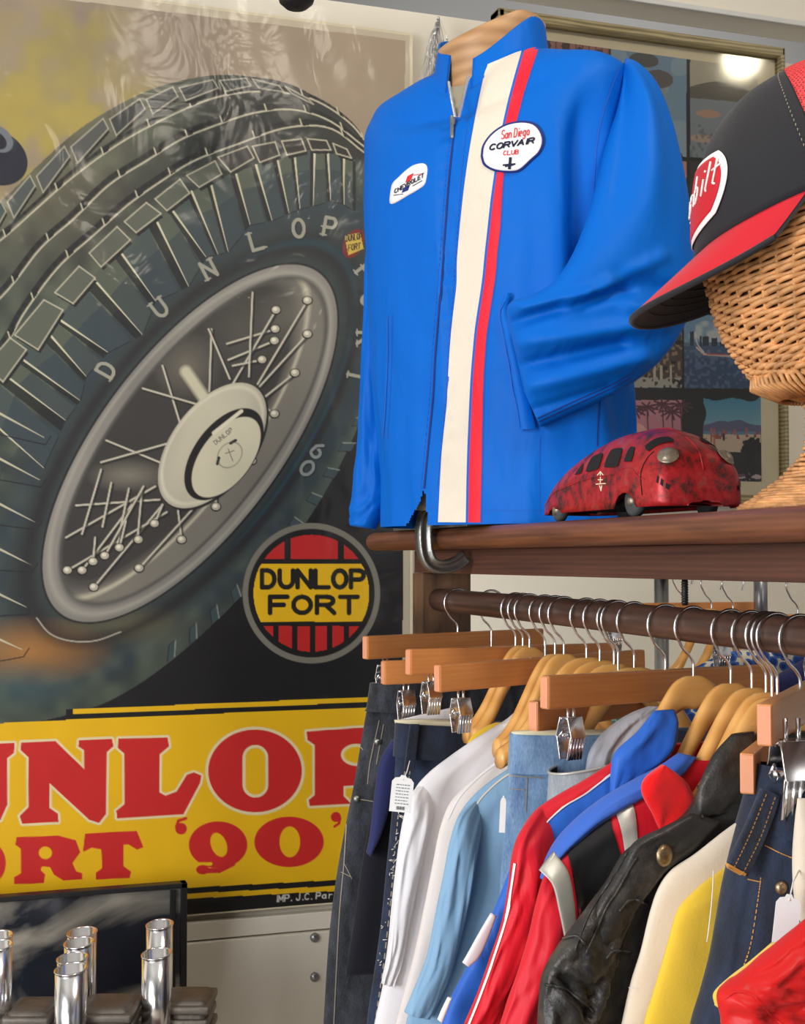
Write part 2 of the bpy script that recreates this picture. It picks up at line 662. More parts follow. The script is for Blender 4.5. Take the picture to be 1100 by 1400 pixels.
M['nylon'] = mat_nylon()
M['jwhite'] = mat_cloth('stripe_cream', (220, 210, 194), 0.7, 0.15, 30)
M['jred'] = mat_cloth('stripe_red', (228, 24, 48), 0.6, 0.15, 30)
M['jnavy'] = mat_cloth('stitching_navy', (22, 42, 120), 0.7, 0)
M['stitch'] = mat_cloth('stitch_blue', (30, 90, 190), 0.7, 0)
M['patchw'] = mat_cloth('patch_white', (236, 236, 236), 0.8, 0.0, weave=0.5)
M['inkred'] = mat_cloth('thread_red', (205, 40, 50), 0.7, 0)
M['inkblack'] = mat_cloth('thread_navy', (18, 24, 54), 0.7, 0)
M['linen'] = mat_cloth('bust_linen', (150, 142, 122), 0.9, 0.1, 30, weave=0.6)
M['neckwood'] = mat_wood('bust_neck', (160, 118, 78), (190, 148, 104), (10, 10, 20), 0.5, 0.06, 2.0)
M['wht'] = mat_cloth('white_cotton', (228, 226, 230), 0.85, 0.3, 9)
M['wht2'] = mat_cloth('warm_white_cotton', (222, 214, 210), 0.85, 0.3, 9)
M['cream'] = mat_cloth('cream_fleece', (226, 212, 192), 0.9, 0.15, 9, 0.3, 0.4)
M['lblue'] = mat_cloth('light_blue_cotton', (134, 172, 204), 0.85, 0.3, 12)
M['yellow'] = mat_cloth('yellow_fleece', (232, 192, 58), 0.9, 0.15, 9, 0.3, 0.4)
M['rednyl'] = mat_cloth('red_shell', (206, 20, 40), 0.55, 0.35, 14)
M['redknit'] = mat_cloth('bright_red_knit', (236, 14, 18), 0.9, 0.1, 20, 0.3, 0.5)
M['redsat'] = mat_cloth('red_satin', (206, 22, 22), 0.45, 0.3, 14)
M['royal'] = mat_cloth('royal_blue_shell', (40, 100, 198), 0.55, 0.35, 18)
M['royal2'] = mat_cloth('mid_blue_lining', (58, 104, 200), 0.6, 0.25, 18)
M['blk'] = mat_cloth('black_shell', (20, 21, 24), 0.6, 0.25, 14)
M['silver'] = mat_plain('silver_tape', (186, 186, 178), 0.35, 0.3, var=0.05)
M['piping'] = mat_cloth('white_piping', (238, 236, 232), 0.6, 0)
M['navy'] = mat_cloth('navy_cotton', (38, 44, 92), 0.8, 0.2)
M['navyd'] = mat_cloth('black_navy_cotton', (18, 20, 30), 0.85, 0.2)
M['den_blk'] = mat_denim('raw_black_denim', (13, 16, 22), (70, 74, 84), 0.3)
M['den_dark'] = mat_denim('dark_indigo_denim', (10, 18, 36), (42, 60, 92), 0.3)
M['den_dk2'] = mat_denim('deep_indigo_denim', (9, 16, 30), (30, 46, 74), 0.3)
M['den_mid'] = mat_denim('washed_blue_denim', (44, 84, 130), (140, 172, 204), 0.9)
M['den_gry'] = mat_denim('faded_grey_denim', (100, 112, 124), (176, 182, 186), 0.9)
M['orange'] = mat_plain('orange_thread', (186, 130, 58), 0.7)
M['tan'] = mat_plain('tan_thread', (150, 140, 120), 0.7)
M['lining'] = mat_cloth('cream_pocketing', (224, 214, 180), 0.85, 0.1)
M['paper'] = mat_plain('tag_card', (232, 232, 232), 0.7, var=0.02)
M['inkgrey'] = mat_plain('tag_print', (90, 90, 92), 0.7)
M['cord'] = mat_plain('tag_string', (226, 220, 210), 0.8)
M['brass'] = mat_plain('old_brass', (150, 128, 100), 0.4, 0.9, bump=0.3, var=0.2, vscale=120)
M['greycloth'] = mat_cloth('grey_mesh_cloth', (176, 176, 182), 0.7, 0.3, 30)


def mat_leather():
    m, nt, p = newmat('black_leather')
    co = coords(nt)
    nz = N(nt, 'ShaderNodeTexNoise', Scale=26.0, Detail=6.0, Roughness=0.65)
    nt.links.new(co, nz.inputs['Vector'])
    rp = N(nt, 'ShaderNodeValToRGB')
    rp.color_ramp.elements[0].position = 0.5
    rp.color_ramp.elements[0].color = lin((42, 41, 40)) + (1,)
    rp.color_ramp.elements[1].position = 0.85
    rp.color_ramp.elements[1].color = lin((92, 84, 74)) + (1,)
    nt.links.new(nz.outputs['Fac'], rp.inputs[0])
    nt.links.new(rp.outputs[0], p.inputs['Base Color'])
    p.inputs['Roughness'].default_value = 0.46
    vo = N(nt, 'ShaderNodeTexVoronoi', Scale=420.0)
    nt.links.new(co, vo.inputs['Vector'])
    b = N(nt, 'ShaderNodeBump', Strength=0.25, Distance=0.0008)
    nt.links.new(vo.outputs['Distance'], b.inputs['Height'])
    b2 = N(nt, 'ShaderNodeBump', Strength=0.35, Distance=0.006)
    nt.links.new(nz.outputs['Fac'], b2.inputs['Height'])
    nt.links.new(b2.outputs[0], b.inputs['Normal'])
    nt.links.new(b.outputs[0], p.inputs['Normal'])
    return m


M['leather'] = mat_leather()


def mat_carpaint():
    m, nt, p = newmat('worn_red_tin')
    co = coords(nt)
    nz = N(nt, 'ShaderNodeTexNoise', Scale=46.0, Detail=9.0, Roughness=0.75)
    nt.links.new(co, nz.inputs['Vector'])
    rp = N(nt, 'ShaderNodeValToRGB')
    e = rp.color_ramp.elements
    e[0].position = 0.40; e[0].color = lin((66, 34, 32)) + (1,)
    e[1].position = 0.50; e[1].color = lin((168, 26, 34)) + (1,)
    k = e.new(0.57); k.color = lin((186, 34, 40)) + (1,)
    k = e.new(0.64); k.color = lin((124, 84, 74)) + (1,)
    nt.links.new(nz.outputs['Fac'], rp.inputs[0])
    nt.links.new(rp.outputs[0], p.inputs['Base Color'])
    n2 = N(nt, 'ShaderNodeTexNoise', Scale=80.0, Detail=4.0)
    nt.links.new(co, n2.inputs['Vector'])
    mr = N(nt, 'ShaderNodeMapRange')
    mr.inputs['To Min'].default_value = 0.22
    mr.inputs['To Max'].default_value = 0.6
    nt.links.new(n2.outputs['Fac'], mr.inputs['Value'])
    nt.links.new(mr.outputs[0], p.inputs['Roughness'])
    p.inputs['Metallic'].default_value = 0.25
    b = N(nt, 'ShaderNodeBump', Strength=0.3, Distance=0.001)
    nt.links.new(nz.outputs['Fac'], b.inputs['Height'])
    nt.links.new(b.outputs[0], p.inputs['Normal'])
    return m


M['car'] = mat_carpaint()
M['tin'] = mat_plain('tarnished_tin', (150, 138, 120), 0.4, 0.7, bump=0.3, var=0.3, vscale=90)
M['rubber'] = mat_plain('grey_rubber', (66, 68, 70), 0.75, var=0.15)
M['black'] = mat_plain('black_void', (10, 9, 10), 0.8)
M['wicker'] = mat_plain('wicker', (204, 148, 94), 0.5, bump=0.3, bscale=180, var=0.32, vscale=70)
M['wickerd'] = mat_plain('wicker_core', (60, 40, 28), 0.8)
M['capblk'] = mat_cloth('cap_black_twill', (38, 38, 42), 0.85, 0.12, 10, 0.1, 0.5)
M['capred'] = mat_cloth('cap_red_twill', (196, 26, 42), 0.7, 0.05, 10, 0.1, 0.5)
M['capmesh'] = mat_cloth('cap_red_mesh', (206, 34, 44), 0.6, 0.0, 10)
M['cast'] = mat_plain('cast_aluminium', (112, 106, 98), 0.55, 0.6, bump=0.5, bscale=90, var=0.2, vscale=40)
M['frame_gold'] = mat_wood('gilt_frame', (96, 86, 58), (160, 146, 108), (6, 40, 40), 0.35, 0.2)
M['mat_board'] = mat_plain('mount_board', (214, 204, 176), 0.8, var=0.03)
M['bulb'] = mat_plain('bulb', (255, 240, 210))

# ------------------------------------------------------------------ the setting
WALLY = 2.56
wb = MB().boxr(-3.2, 4.2, WALLY, WALLY + 0.1, 0.0, 2.62).build('wall_back', M['wall'], smooth=False)
tag(wb, kind='structure')
fl = MB().boxr(-3.2, 4.2, -1.5, WALLY + 0.1, -0.08, 0.0).build('floor', M['floor'], smooth=False)
tag(fl, kind='structure')
# picture-rail style ledge along the top of the wall and the sloping soffit above it
tp = at(1000, 15, WALLY - 0.02)
tr = MB().boxr(-3.2, 4.2, WALLY - 0.012, WALLY, tp.z - 0.006, tp.z + 0.006, 0.003).build('trim_1', M['trimw'], smooth=False)
tag(tr, kind='structure')
wu = MB().boxr(-3.2, 4.2, WALLY - 0.008, WALLY + 0.1, tp.z + 0.006, 2.95).build('wall_upper', M['wall'], smooth=False)
tag(wu, kind='structure')
zb = at(420, 1250, WALLY - 0.03).z
z2 = at(420, 1276, WALLY - 0.03).z
bd = MB().boxr(-3.2, 4.2, WALLY - 0.030, WALLY - 0.0, 0.0, z2, 0.002)
bd.boxr(-3.2, 4.2, WALLY - 0.022, WALLY, z2 + 0.003, zb, 0.002)
bo = bd.build('trim_2', M['wall'], smooth=False)
tag(bo, kind='structure')
for (px, py) in ((430, 1282), (430, 1336)):
    c = at(px, py, WALLY - 0.032)
    s = MB().lathe([(0.0001, 0.006), (0.006, 0.005), (0.009, 0.001), (0.009, -0.002)], c, 16, Matrix.Rotation(math.radians(90), 3, 'X'))
    tag(s.build('screw_cap', M['pipe']), ('upper' if py < 1300 else 'lower') + ' of two round grey screw caps in the cream panel left of the black jeans', 'screw cap')
cl = MB().boxr(-3.2, 4.2, -1.5, WALLY + 0.1, 3.6, 3.7).build('ceiling', M['trimw'], smooth=False)
tag(cl, kind='structure')


# ------------------------------------------------------------------ painted prints
class Painter:
    def __init__(s, Y, x0, x1, z0, z1, step):
        s.Y = Y
        s.nx, s.nz = int((x1 - x0) / step) + 1, int((z1 - z0) / step) + 1
        s.X, s.Z = np.meshgrid(np.linspace(x0, x1, s.nx), np.linspace(z1, z0, s.nz))
        rx, rz = s.X, s.Z - CAMZ
        cf, cr_, cu = CF, CR, CU
        dep = rx * cf.x + Y * cf.y + rz * cf.z
        s.PX = 550 + F * (rx * cr_.x + Y * cr_.y + rz * cr_.z) / dep
        s.PY = 700 - F * (rx * cu.x + Y * cu.y + rz * cu.z) / dep
        s.C = np.zeros((s.nz, s.nx, 3))
        rng = np.random.RandomState(5)
        s.rng = rng

    def noise(s, cell, seed=0, ax=1.0, ay=1.0):
        rng = np.random.RandomState(seed)
        g = rng.rand(96, 96)
        u = (s.PX / (cell * ax)) % 95
        v = (s.PY / (cell * ay)) % 95
        i, j = u.astype(int), v.astype(int)
        fu, fv = u - i, v - j
        fu = fu * fu * (3 - 2 * fu); fv = fv * fv * (3 - 2 * fv)
        a = g[j, i] * (1 - fu) + g[j, i + 1] * fu
        b = g[j + 1, i] * (1 - fu) + g[j + 1, i + 1] * fu
        return a * (1 - fv) + b * fv

    def put(s, a, col, sl=None):
        c = np.array(lin(col))
        if sl is None: sl = (slice(None), slice(None))
        s.C[sl] = s.C[sl] * (1 - a[..., None]) + c * a[..., None]

    def box(s, x0, x1, y0, y1):
        pad = 4
        m = (s.PX > x0 - pad) & (s.PX < x1 + pad) & (s.PY > y0 - pad) & (s.PY < y1 + pad)
        r = np.where(m.any(axis=1))[0]
        c = np.where(m.any(axis=0))[0]
        if len(r) == 0: return None
        return (slice(r[0], r[-1] + 1), slice(c[0], c[-1] + 1))

    def poly(s, pts, col, a=1.0, soft=0.0, smooth=False):
        pts = [tuple(p) for p in pts]
        if smooth:
            pts = [tuple(p) for p in crom(pts + [pts[0]], len(pts) * 6)][:-1]
        xs, ys = [p[0] for p in pts], [p[1] for p in pts]
        sl = s.box(min(xs), max(xs), min(ys), max(ys))
        if sl is None: return
        X, Y = s.PX[sl], s.PY[sl]
        ins = np.zeros(X.shape, bool)
        n = len(pts)
        for i in range(n):
            x0, y0 = pts[i]; x1, y1 = pts[(i + 1) % n]
            if y0 == y1: continue
            c = ((y0 > Y) != (y1 > Y)) & (X < (x1 - x0) * (Y - y0) / (y1 - y0) + x0)
            ins ^= c
        s.put(ins.astype(float) * a, col, sl)

    def line(s, pts, wd, col, a=1.0, soft=0.7, taper=False):
        n = len(pts) - 1
        for i, (p, q) in enumerate(zip(pts[:-1], pts[1:])):
            ww = wd * (1 - 0.85 * (i + 0.5) / n) if taper else wd
            sl = s.box(min(p[0], q[0]) - ww, max(p[0], q[0]) + ww, min(p[1], q[1]) - ww, max(p[1], q[1]) + ww)
            if sl is None: continue
            X, Y = s.PX[sl], s.PY[sl]
            dx, dy = q[0] - p[0], q[1] - p[1]
            L = dx * dx + dy * dy + 1e-9
            t = np.clip(((X - p[0]) * dx + (Y - p[1]) * dy) / L, 0, 1)
            if taper and n == 1: ww = wd * (1 - 0.8 * t)
            d = np.hypot(X - p[0] - t * dx, Y - p[1] - t * dy)
            s.put(np.clip((ww / 2 - d) / soft + 0.5, 0, 1) * a, col, sl)

    def sline(s, pts, wd, col, a=1.0, n=40):
        s.line([tuple(p) for p in crom(pts, n)], wd, col, a)

    def ell(s, cx, cy, a, b, ang=0.0):
        """normalised radius; ang = major axis, degrees above horizontal"""
        c, sn = math.cos(math.radians(ang)), math.sin(math.radians(ang))
        u = (s.PX - cx) * c - (s.PY - cy) * sn
        v = (s.PX - cx) * sn + (s.PY - cy) * c
        return np.hypot(u / a, v / b)

    def disc(s, cx, cy, a, b, ang, col, al=1.0, soft=0.0):
        r = s.ell(cx, cy, a, b, ang)
        k = min(a, b)
        s.put(np.clip((1 - r) * k / max(soft, 0.9) + 0.5, 0, 1) * al, col)

    def sdisc(s, cx, cy, a, b, ang, col, al=1.0):
        sl = s.box(cx - max(a, b), cx + max(a, b), cy - max(a, b), cy + max(a, b))
        if sl is None: return
        c, sn = math.cos(math.radians(ang)), math.sin(math.radians(ang))
        X, Y = s.PX[sl], s.PY[sl]
        u = (X - cx) * c - (Y - cy) * sn
        v = (X - cx) * sn + (Y - cy) * c
        r = np.hypot(u / a, v / b)
        s.put(np.clip((1 - r) * min(a, b) / 0.9 + 0.5, 0, 1) * al, col, sl)

    def build(s, name, mat, parent):
        nz_, nx_ = s.nz, s.nx
        v = np.empty((nz_ * nx_, 3))
        v[:, 0] = s.X.ravel(); v[:, 1] = s.Y; v[:, 2] = s.Z.ravel()
        off = pmat(parent).translation
        v -= np.array(off)
        i = np.arange((nz_ - 1) * (nx_ - 1))
        r, c = i // (nx_ - 1), i % (nx_ - 1)
        a = r * nx_ + c
        f = np.stack([a, a + nx_, a + nx_ + 1, a + 1], axis=1)
        me = bpy.data.meshes.new(name)
        me.vertices.add(len(v)); me.vertices.foreach_set('co', v.ravel())
        me.loops.add(f.size); me.loops.foreach_set('vertex_index', f.ravel().astype(np.int32))
        me.polygons.add(len(f))
        me.polygons.foreach_set('loop_start', (np.arange(len(f)) * 4).astype(np.int32))
        me.polygons.foreach_set('loop_total', np.full(len(f), 4, np.int32))
        me.update(calc_edges=True)
        ca = me.color_attributes.new('print', 'FLOAT_COLOR', 'POINT')
        cc = np.ones((nz_ * nx_, 4)); cc[:, :3] = np.clip(s.C.reshape(-1, 3), 0, 1)
        ca.data.foreach_set('color', cc.ravel())
        me.materials.append(mat)
        o = bpy.data.objects.new(name, me)
        COL.objects.link(o)
        o.parent = parent
        return o


def mixc(a, b, t):
    return tuple(x + (y - x) * t for x, y in zip(a, b))


# ---- the tall tyre advertisement
PY_ = 2.535
xR = at(562, 400, PY_).x
xL = xR - 1.30
zT = at(562, 49, PY_).z
zB = at(450, 1234, PY_).z
ad = empty('advertising_poster', ((xL + xR) / 2, PY_, zB), 'huge vintage poster of a spoked wheel and tyre with a yellow and red lettered band', 'poster')
p = Painter(PY_, xL + 0.012, xR - 0.004, zB, zT, 0.00155)
PX, PY = p.PX, p.PY
# upper ground: warm taupe; lower ground: near black
n1 = p.noise(60, 1); n2 = p.noise(22, 2); n3 = p.noise(9, 3)
base = np.array(lin((150, 134, 116)))
p.C[:] = base * (0.86 + 0.28 * n1[..., None] + 0.05 * n3[..., None])
t = np.clip((PX - 250) / 300, 0, 1)
p.put(t * 0.45, (176, 156, 130))
ym = np.clip(1.25 - np.hypot((PX - 75) / 110, (PY - 130) / 130) + (n2 - .5) * 1.1, 0, 1)
p.put(np.clip(ym * 1.2, 0, 1) * 0.62, (160, 146, 62))
ym = np.clip(1.1 - np.hypot((PX - 40) / 90, (PY - 160) / 70) + (n2 - .5) * 1.3, 0, 1)
p.put(ym * 0.5, (186, 164, 60))
p.put(np.clip((PY - 420) / 160, 0, 1) * (PX > 420) + np.clip((PY - 560) / 100, 0, 1) * (PX <= 420), (18, 18, 21))
# dark blue spare at the left border
p.sdisc(-6, 215, 36, 46, 60, (18, 24, 44)); p.sdisc(-2, 190, 16, 22, 50, (110, 116, 124)); p.sdisc(-4, 192, 10, 15, 50, (20, 22, 38))
p.line([(0, 240), (30, 220)], 6, (24, 26, 50))
# tyre body
top = [(-80, 330), (0, 275), (50, 228), (100, 183), (150, 150), (200, 125), (240, 112), (290, 103), (340, 104), (390, 113), (430, 132), (470, 160), (500, 195), (520, 235), (535, 330), (528, 430), (510, 520), (482, 600), (440, 680), (395, 745), (330, 815), (262, 880), (205, 925), (150, 958), (100, 975), (40, 988), (-90, 1000), (-200, 800)]
p.poly(top, (44, 54, 54), smooth=True)
EC = (259.5, 606, 292, 122, 52.9)
rho = p.ell(*EC)
ins = rho < 1.52
sw = np.clip((1.60 - rho) / 0.04, 0, 1)
tread = (rho >= 1.5)
mask_t = np.zeros_like(rho)
_c = p.C.copy(); p.C[:] = 0; p.poly(top, (255, 255, 255), smooth=True); tyre_mask = p.C[..., 0] > 0.5; p.C[:] = _c
def onty(a): return np.where(tyre_mask, a, 0)
# tread colour: green-grey streaks following the arcs
tone = np.clip(0.5 + 0.5 * np.sin((PX * 0.9 + PY * 1.25) / 46.0) * 0.6 + (n2 - .5) * 0.7, 0, 1)
p.put(onty(tread * tone * 0.75), (116, 124, 102))
p.put(onty(tread * np.clip((260 - PX) / 160, 0, 1) * np.clip((430 - PY) / 160, 0, 1) * 0.45), (98, 84, 64))
p.put(onty(tread * np.clip((PX - 160) / 160, 0, 1) * np.clip((330 - PY) / 90, 0, 1) * 0.8), (26, 26, 28))
# sidewall
p.put(onty(sw * 0.95), (50, 60, 60))
p.put(onty(sw * np.clip(1 - np.abs(rho - 1.33) / 0.12, 0, 1) * 0.35), (40, 62, 84))
p.put(onty(sw * np.clip(1 - np.abs(rho - 1.13) / 0.10, 0, 1) * 0.85), (30, 34, 40))
p.put(onty(sw * np.clip(1 - np.abs(rho - 1.12) / 0.035, 0, 1) * np.clip((PX - 280) / 100, 0, 1) * 0.8), (34, 78, 92))
lower = np.clip((PY - 560) / 260, 0, 1)
p.put(onty(sw * lower * np.clip((n2 - 0.2) * 1.5, 0, 1) * np.clip((rho - 1.22) / .1, 0, 1) * 0.6), (92, 102, 84))
p.put(onty(np.clip(1 - np.hypot((PX - 40) / 120, (PY - 890) / 50), 0, 1) * 0.9), (176, 122, 60))
p.put(onty(np.clip(1 - np.hypot((PX - 175) / 120, (PY - 855) / 30), 0, 1) * 0.5), (120, 112, 78))
p.put(onty(np.clip(1 - np.hypot((PX - 30) / 90, (PY - 940) / 40), 0, 1) * 0.7), (66, 92, 96))
p.put(onty(sw * np.clip((rho - 1.38) / .1, 0, 1) * np.clip((PX - 380) / 80, 0, 1) * 0.55), (84, 98, 88))
BE = (196, 190, 164); DK = (16, 18, 20)
arcs = {
 'B': [(-90, 400), (5, 325), (90, 250), (165, 195), (240, 155), (300, 132), (360, 125), (425, 135), (480, 170), (512, 215)],
 'C': [(-90, 490), (3, 405), (55, 340), (100, 300), (150, 252), (200, 220), (245, 192), (285, 175), (345, 155), (400, 150), (450, 165), (497, 200)],
 'D': [(-80, 580), (3, 478), (35, 425), (80, 365), (130, 320), (175, 280), (220, 248), (265, 220), (325, 197), (390, 175), (450, 175), (497, 208)],
}
for k, a in arcs.items():
    wide = 7 if k != 'B' else 5
    p.sline([(x - 4, y - 5) for x, y in a], wide, DK, 0.85, 60)
    p.sline(a, 2.4, BE, 0.9, 60)
    c = crom(a, 120)
    for i in range(14, 116, 11):
        x, y = c[i]
        dx, dy = c[i + 1] - c[i - 1]
        L = math.hypot(dx, dy); dx /= L; dy /= L
        p.poly([(x - 3 * dx, y - 3 * dy), (x + 5 * dx, y + 5 * dy), (x + 5 * dx + 7 * -dy - 2, y + 5 * dy - 9), (x - 3 * dx - 2, y - 3 * dy - 9)], DK)
        p.line([(x - 4 * dx, y - 4 * dy), (x - 4 * dx - 3, y - 4 * dy - 9)], 2, BE, 0.9)
# outer blocks along the crown
oc = crom([(-40, 340), (10, 278), (50, 243), (97, 203), (150, 165), (200, 138), (245, 122), (300, 112), (345, 110), (390, 120), (430, 138)], 11)
for i in range(10):
    (x0, y0), (x1, y1) = oc[i], oc[i + 1]
    x1 -= 6; 
    hh = 20 if i < 5 else 20 - 2.4 * (i - 4)
    q = [(x0, y0 - 2), (x1 - 3, y1 - 3), (x1 + 4, y1 + hh * 0.55), (x0 + 9, y0 + hh)]
    p.poly([(x + 2, y + 5) for x, y in q], DK)
    p.poly(q, (72 + 3 * i % 20, 82, 80) if i < 4 else (50, 54, 56))
    p.line(q + [q[0]], 2.0, (170, 166, 146), 0.85)
# shoulder lugs
lug = [((-30, 560), (60, 640)), ((-10, 500), (90, 575)), ((15, 480), (110, 548)), ((66, 455), (118, 515)), ((80, 436), (148, 482)), ((125, 378), (195, 458)), ((165, 345), (213, 412)), ((213, 300), (258, 392)), ((236, 288), (282, 352)), ((262, 262), (298, 348)), ((288, 250), (312, 345)), ((322, 235), (342, 308)), ((350, 226), (372, 302)), ((378, 212), (395, 292)), ((402, 206), (410, 286)), ((430, 205), (428, 282)), ((448, 208), (452, 275)), ((470, 212), (470, 280)), ((486, 222), (486, 290))]
for i, (a, b) in enumerate(lug[:-1]):
    a2, b2 = lug[i + 1]
    g = 0.78
    q = [a, mixc(a, a2, g), mixc(b, b2, g * 0.85), b]
    p.poly(q, (84, 92, 78) if i % 2 else (68, 80, 78))
    p.poly([mixc(a, b, .35), mixc(mixc(a, a2, g), mixc(b, b2, g), .35), mixc(b, b2, g * 0.85), b], (44, 58, 70), 0.6)
    p.poly([mixc(a, a2, g), a2, b2, mixc(b, b2, g)], DK, 0.85)
    p.line([a, b], 3.2, (214, 208, 178), 0.95, taper=True)
    p.line([b, mixc(b, b2, g * 0.85)], 1.2, DK)
tops = [[(-20, 500), (14, 462), (36, 478), (4, 522)], [(20, 458), (60, 410), (86, 424), (52, 478)], [(75, 400), (108, 364), (130, 380), (100, 415)], [(122, 346), (160, 310), (178, 328), (138, 365)], [(170, 303), (200, 277), (220, 292), (186, 318)], [(212, 272), (246, 245), (259, 264), (228, 288)], [(255, 240), (294, 220), (303, 238), (272, 256)], [(298, 215), (338, 200), (347, 216), (315, 235)], [(345, 200), (376, 194), (382, 212), (355, 222)], [(385, 193), (412, 190), (418, 206), (392, 212)], [(420, 190), (446, 192), (452, 205), (426, 205)], [(455, 196), (474, 204), (480, 216), (460, 210)]]
for i, q in enumerate(tops):
    (x, y) = q[0]
    sz = 8
    p.poly([(u + 3, v + 5) for u, v in q], DK)
    p.poly(q, (92, 96, 84) if i < 7 else (44, 42, 42))
    p.line(q + [q[0]], 2.0, BE, 0.8)
# big left lugs lower down
for k in range(6):
    y = 560 + k * 62
    p.line([(-10, y), (60 - k * 6, y + 38 - k * 4)], 3.6, (206, 200, 172), 0.9, taper=True)
    p.line([(0, y + 34), (62 - k * 6, y + 48 - k * 4), (70 - k * 6, y + 36 - k * 4)], 1.5, DK)
# small side blocks on the far shoulder, down the right and along the bottom
for k in range(34):
    an = math.radians(-62 + k * 5.6)
    def E(r):
        u, v = 292 * r * math.cos(an), 122 * r * math.sin(an)
        c, s_ = math.cos(math.radians(52.9)), math.sin(math.radians(52.9))
        return (259.5 + u * c + v * s_, 606 - u * s_ + v * c)
    an2 = an
    a, b = E(1.43), E(1.55)
    an = math.radians(-62 + k * 5.6 + 1.8)
    c_, d_ = E(1.55), E(1.43)
    if a[1] < 480: continue
    p.poly([a, b, c_, d_], (60, 76, 80))
    p.line([a, b], 1.6, (150, 158, 150), 0.8)
    p.line([a, d_], 1.0, DK, 0.8)
    p.line([d_, c_], 1.4, DK, 0.8)
# bead and rim
r_ = p.ell(262, 608, 312, 138, 52.9)
p.put(np.clip(1 - np.abs(r_ - 1.02) / 0.06, 0, 1) * 0.75, (38, 34, 36))
p.sline([(50, 845), (68, 866), (95, 876), (130, 876), (165, 864)], 2.0, (176, 170, 156), 0.8)
p.disc(259.5, 606, 295, 125, 52.9, (24, 24, 24))
rim = p.ell(259.5, 606, 292, 122, 52.9)
sh = 0.5 + 0.5 * np.sin(np.arctan2(-(PY - 606), PX - 259) * 3 + 0.8)
p.disc(259.5, 606, 292, 122, 52.9, (146, 142, 134))
p.put((rim < 1) * sh * 0.5, (108, 106, 104))
p.put(np.clip(1 - np.abs(rim - 0.955) / 0.03, 0, 1) * (rim < 1) * 0.5, (182, 178, 164))
p.disc(264, 603, 272, 106, 52.9, (84, 82, 80), soft=3)
inr = p.ell(264, 603, 270, 104, 52.9)
inside = np.clip((1 - inr) * 30, 0, 1)
p.put(inside * 0.95, (54, 52, 50))
# polished barrel on the lower right
bar = p.ell(238, 592, 262, 92, 52.9)
p.put(inside * np.clip((bar - 0.92) * 9, 0, 1) * 0.9, (128, 124, 114))
p.put(inside * np.clip(1 - np.abs(bar - 1.05) / 0.035, 0, 1) * 0.8, (204, 198, 172))
p.put(inside * np.clip(1 - np.abs(bar - 0.96) / 0.05, 0, 1) * 0.6 * (PY > 640), (70, 66, 62))
p.put(inside * np.clip(1 - np.hypot((PX - 175) / 60, (PY - 650) / 24), 0, 1) * 0.8, (140, 134, 120))
p.put(inside * np.clip(1 - np.hypot((PX - 255) / 50, (PY - 500) / 50), 0, 1) * 0.7, (132, 126, 112))
p.put(inside * np.clip(1 - np.hypot((PX - 330) / 60, (PY - 450) / 60), 0, 1) * 0.5, (104, 100, 92))
p.put(inside * np.clip(1 - np.hypot((PX - 395) / 45, (PY - 430) / 50), 0, 1) * 0.35, (150, 144, 130))
p.line([(254, 508), (290, 560)], 15, (218, 212, 184), 0.9, soft=6)
# spokes with round nipples
heads = [(420, 411), (377, 424), (376, 450), (375, 466), (420, 457), (358, 492), (403, 510), (375, 566), (344, 630), (295, 693), (248, 738), (190, 777), (128, 803), (92, 780), (112, 780), (127, 768), (143, 760), (163, 749), (189, 738), (211, 716)]
spk = [((420, 411), (352, 525)), ((420, 457), (355, 528)), ((403, 510), (340, 560)), ((375, 566), (352, 548)), ((376, 450), (310, 470)), ((375, 466), (312, 492)), ((377, 424), (318, 525)), ((358, 492), (318, 500)), ((344, 630), (330, 620)), ((295, 693), (295, 655)), ((248, 738), (243, 696)), ((190, 777), (264, 695)), ((128, 803), (222, 690)), ((92, 780), (228, 700)), ((289, 450), (286, 535)), ((285, 450), (314, 518)), ((345, 400), (340, 515)), ((222, 500), (247, 582)), ((195, 531), (270, 553)), ((145, 602), (218, 632)), ((138, 632), (230, 606)), ((104, 691), (218, 683)), ((90, 735), (212, 665)), ((112, 780), (180, 690)), ((138, 642), (112, 730)), ((152, 660), (140, 720)), ((176, 668), (160, 745)), ((194, 668), (188, 735)), ((143, 760), (196, 665)), ((127, 768), (130, 735)), ((163, 749), (172, 712)), ((211, 716), (222, 690))]
for a, b in spk:
    p.line([(a[0] + 2, a[1] + 2), (b[0] + 2, b[1] + 2)], 4.5, (22, 22, 22), 0.8)
    p.line([a, b], 3.0, (168, 164, 148), 0.95)
    p.line([a, b], 1.1, (224, 218, 196), 0.9)
for (x, y) in heads:
    p.sdisc(x, y, 7.5, 6.5, 0, (26, 24, 24)); p.sdisc(x, y - 0.5, 5.8, 5, 0, (186, 180, 160)); p.sdisc(x - 1, y - 1.5, 3, 2.6, 0, (232, 226, 206))
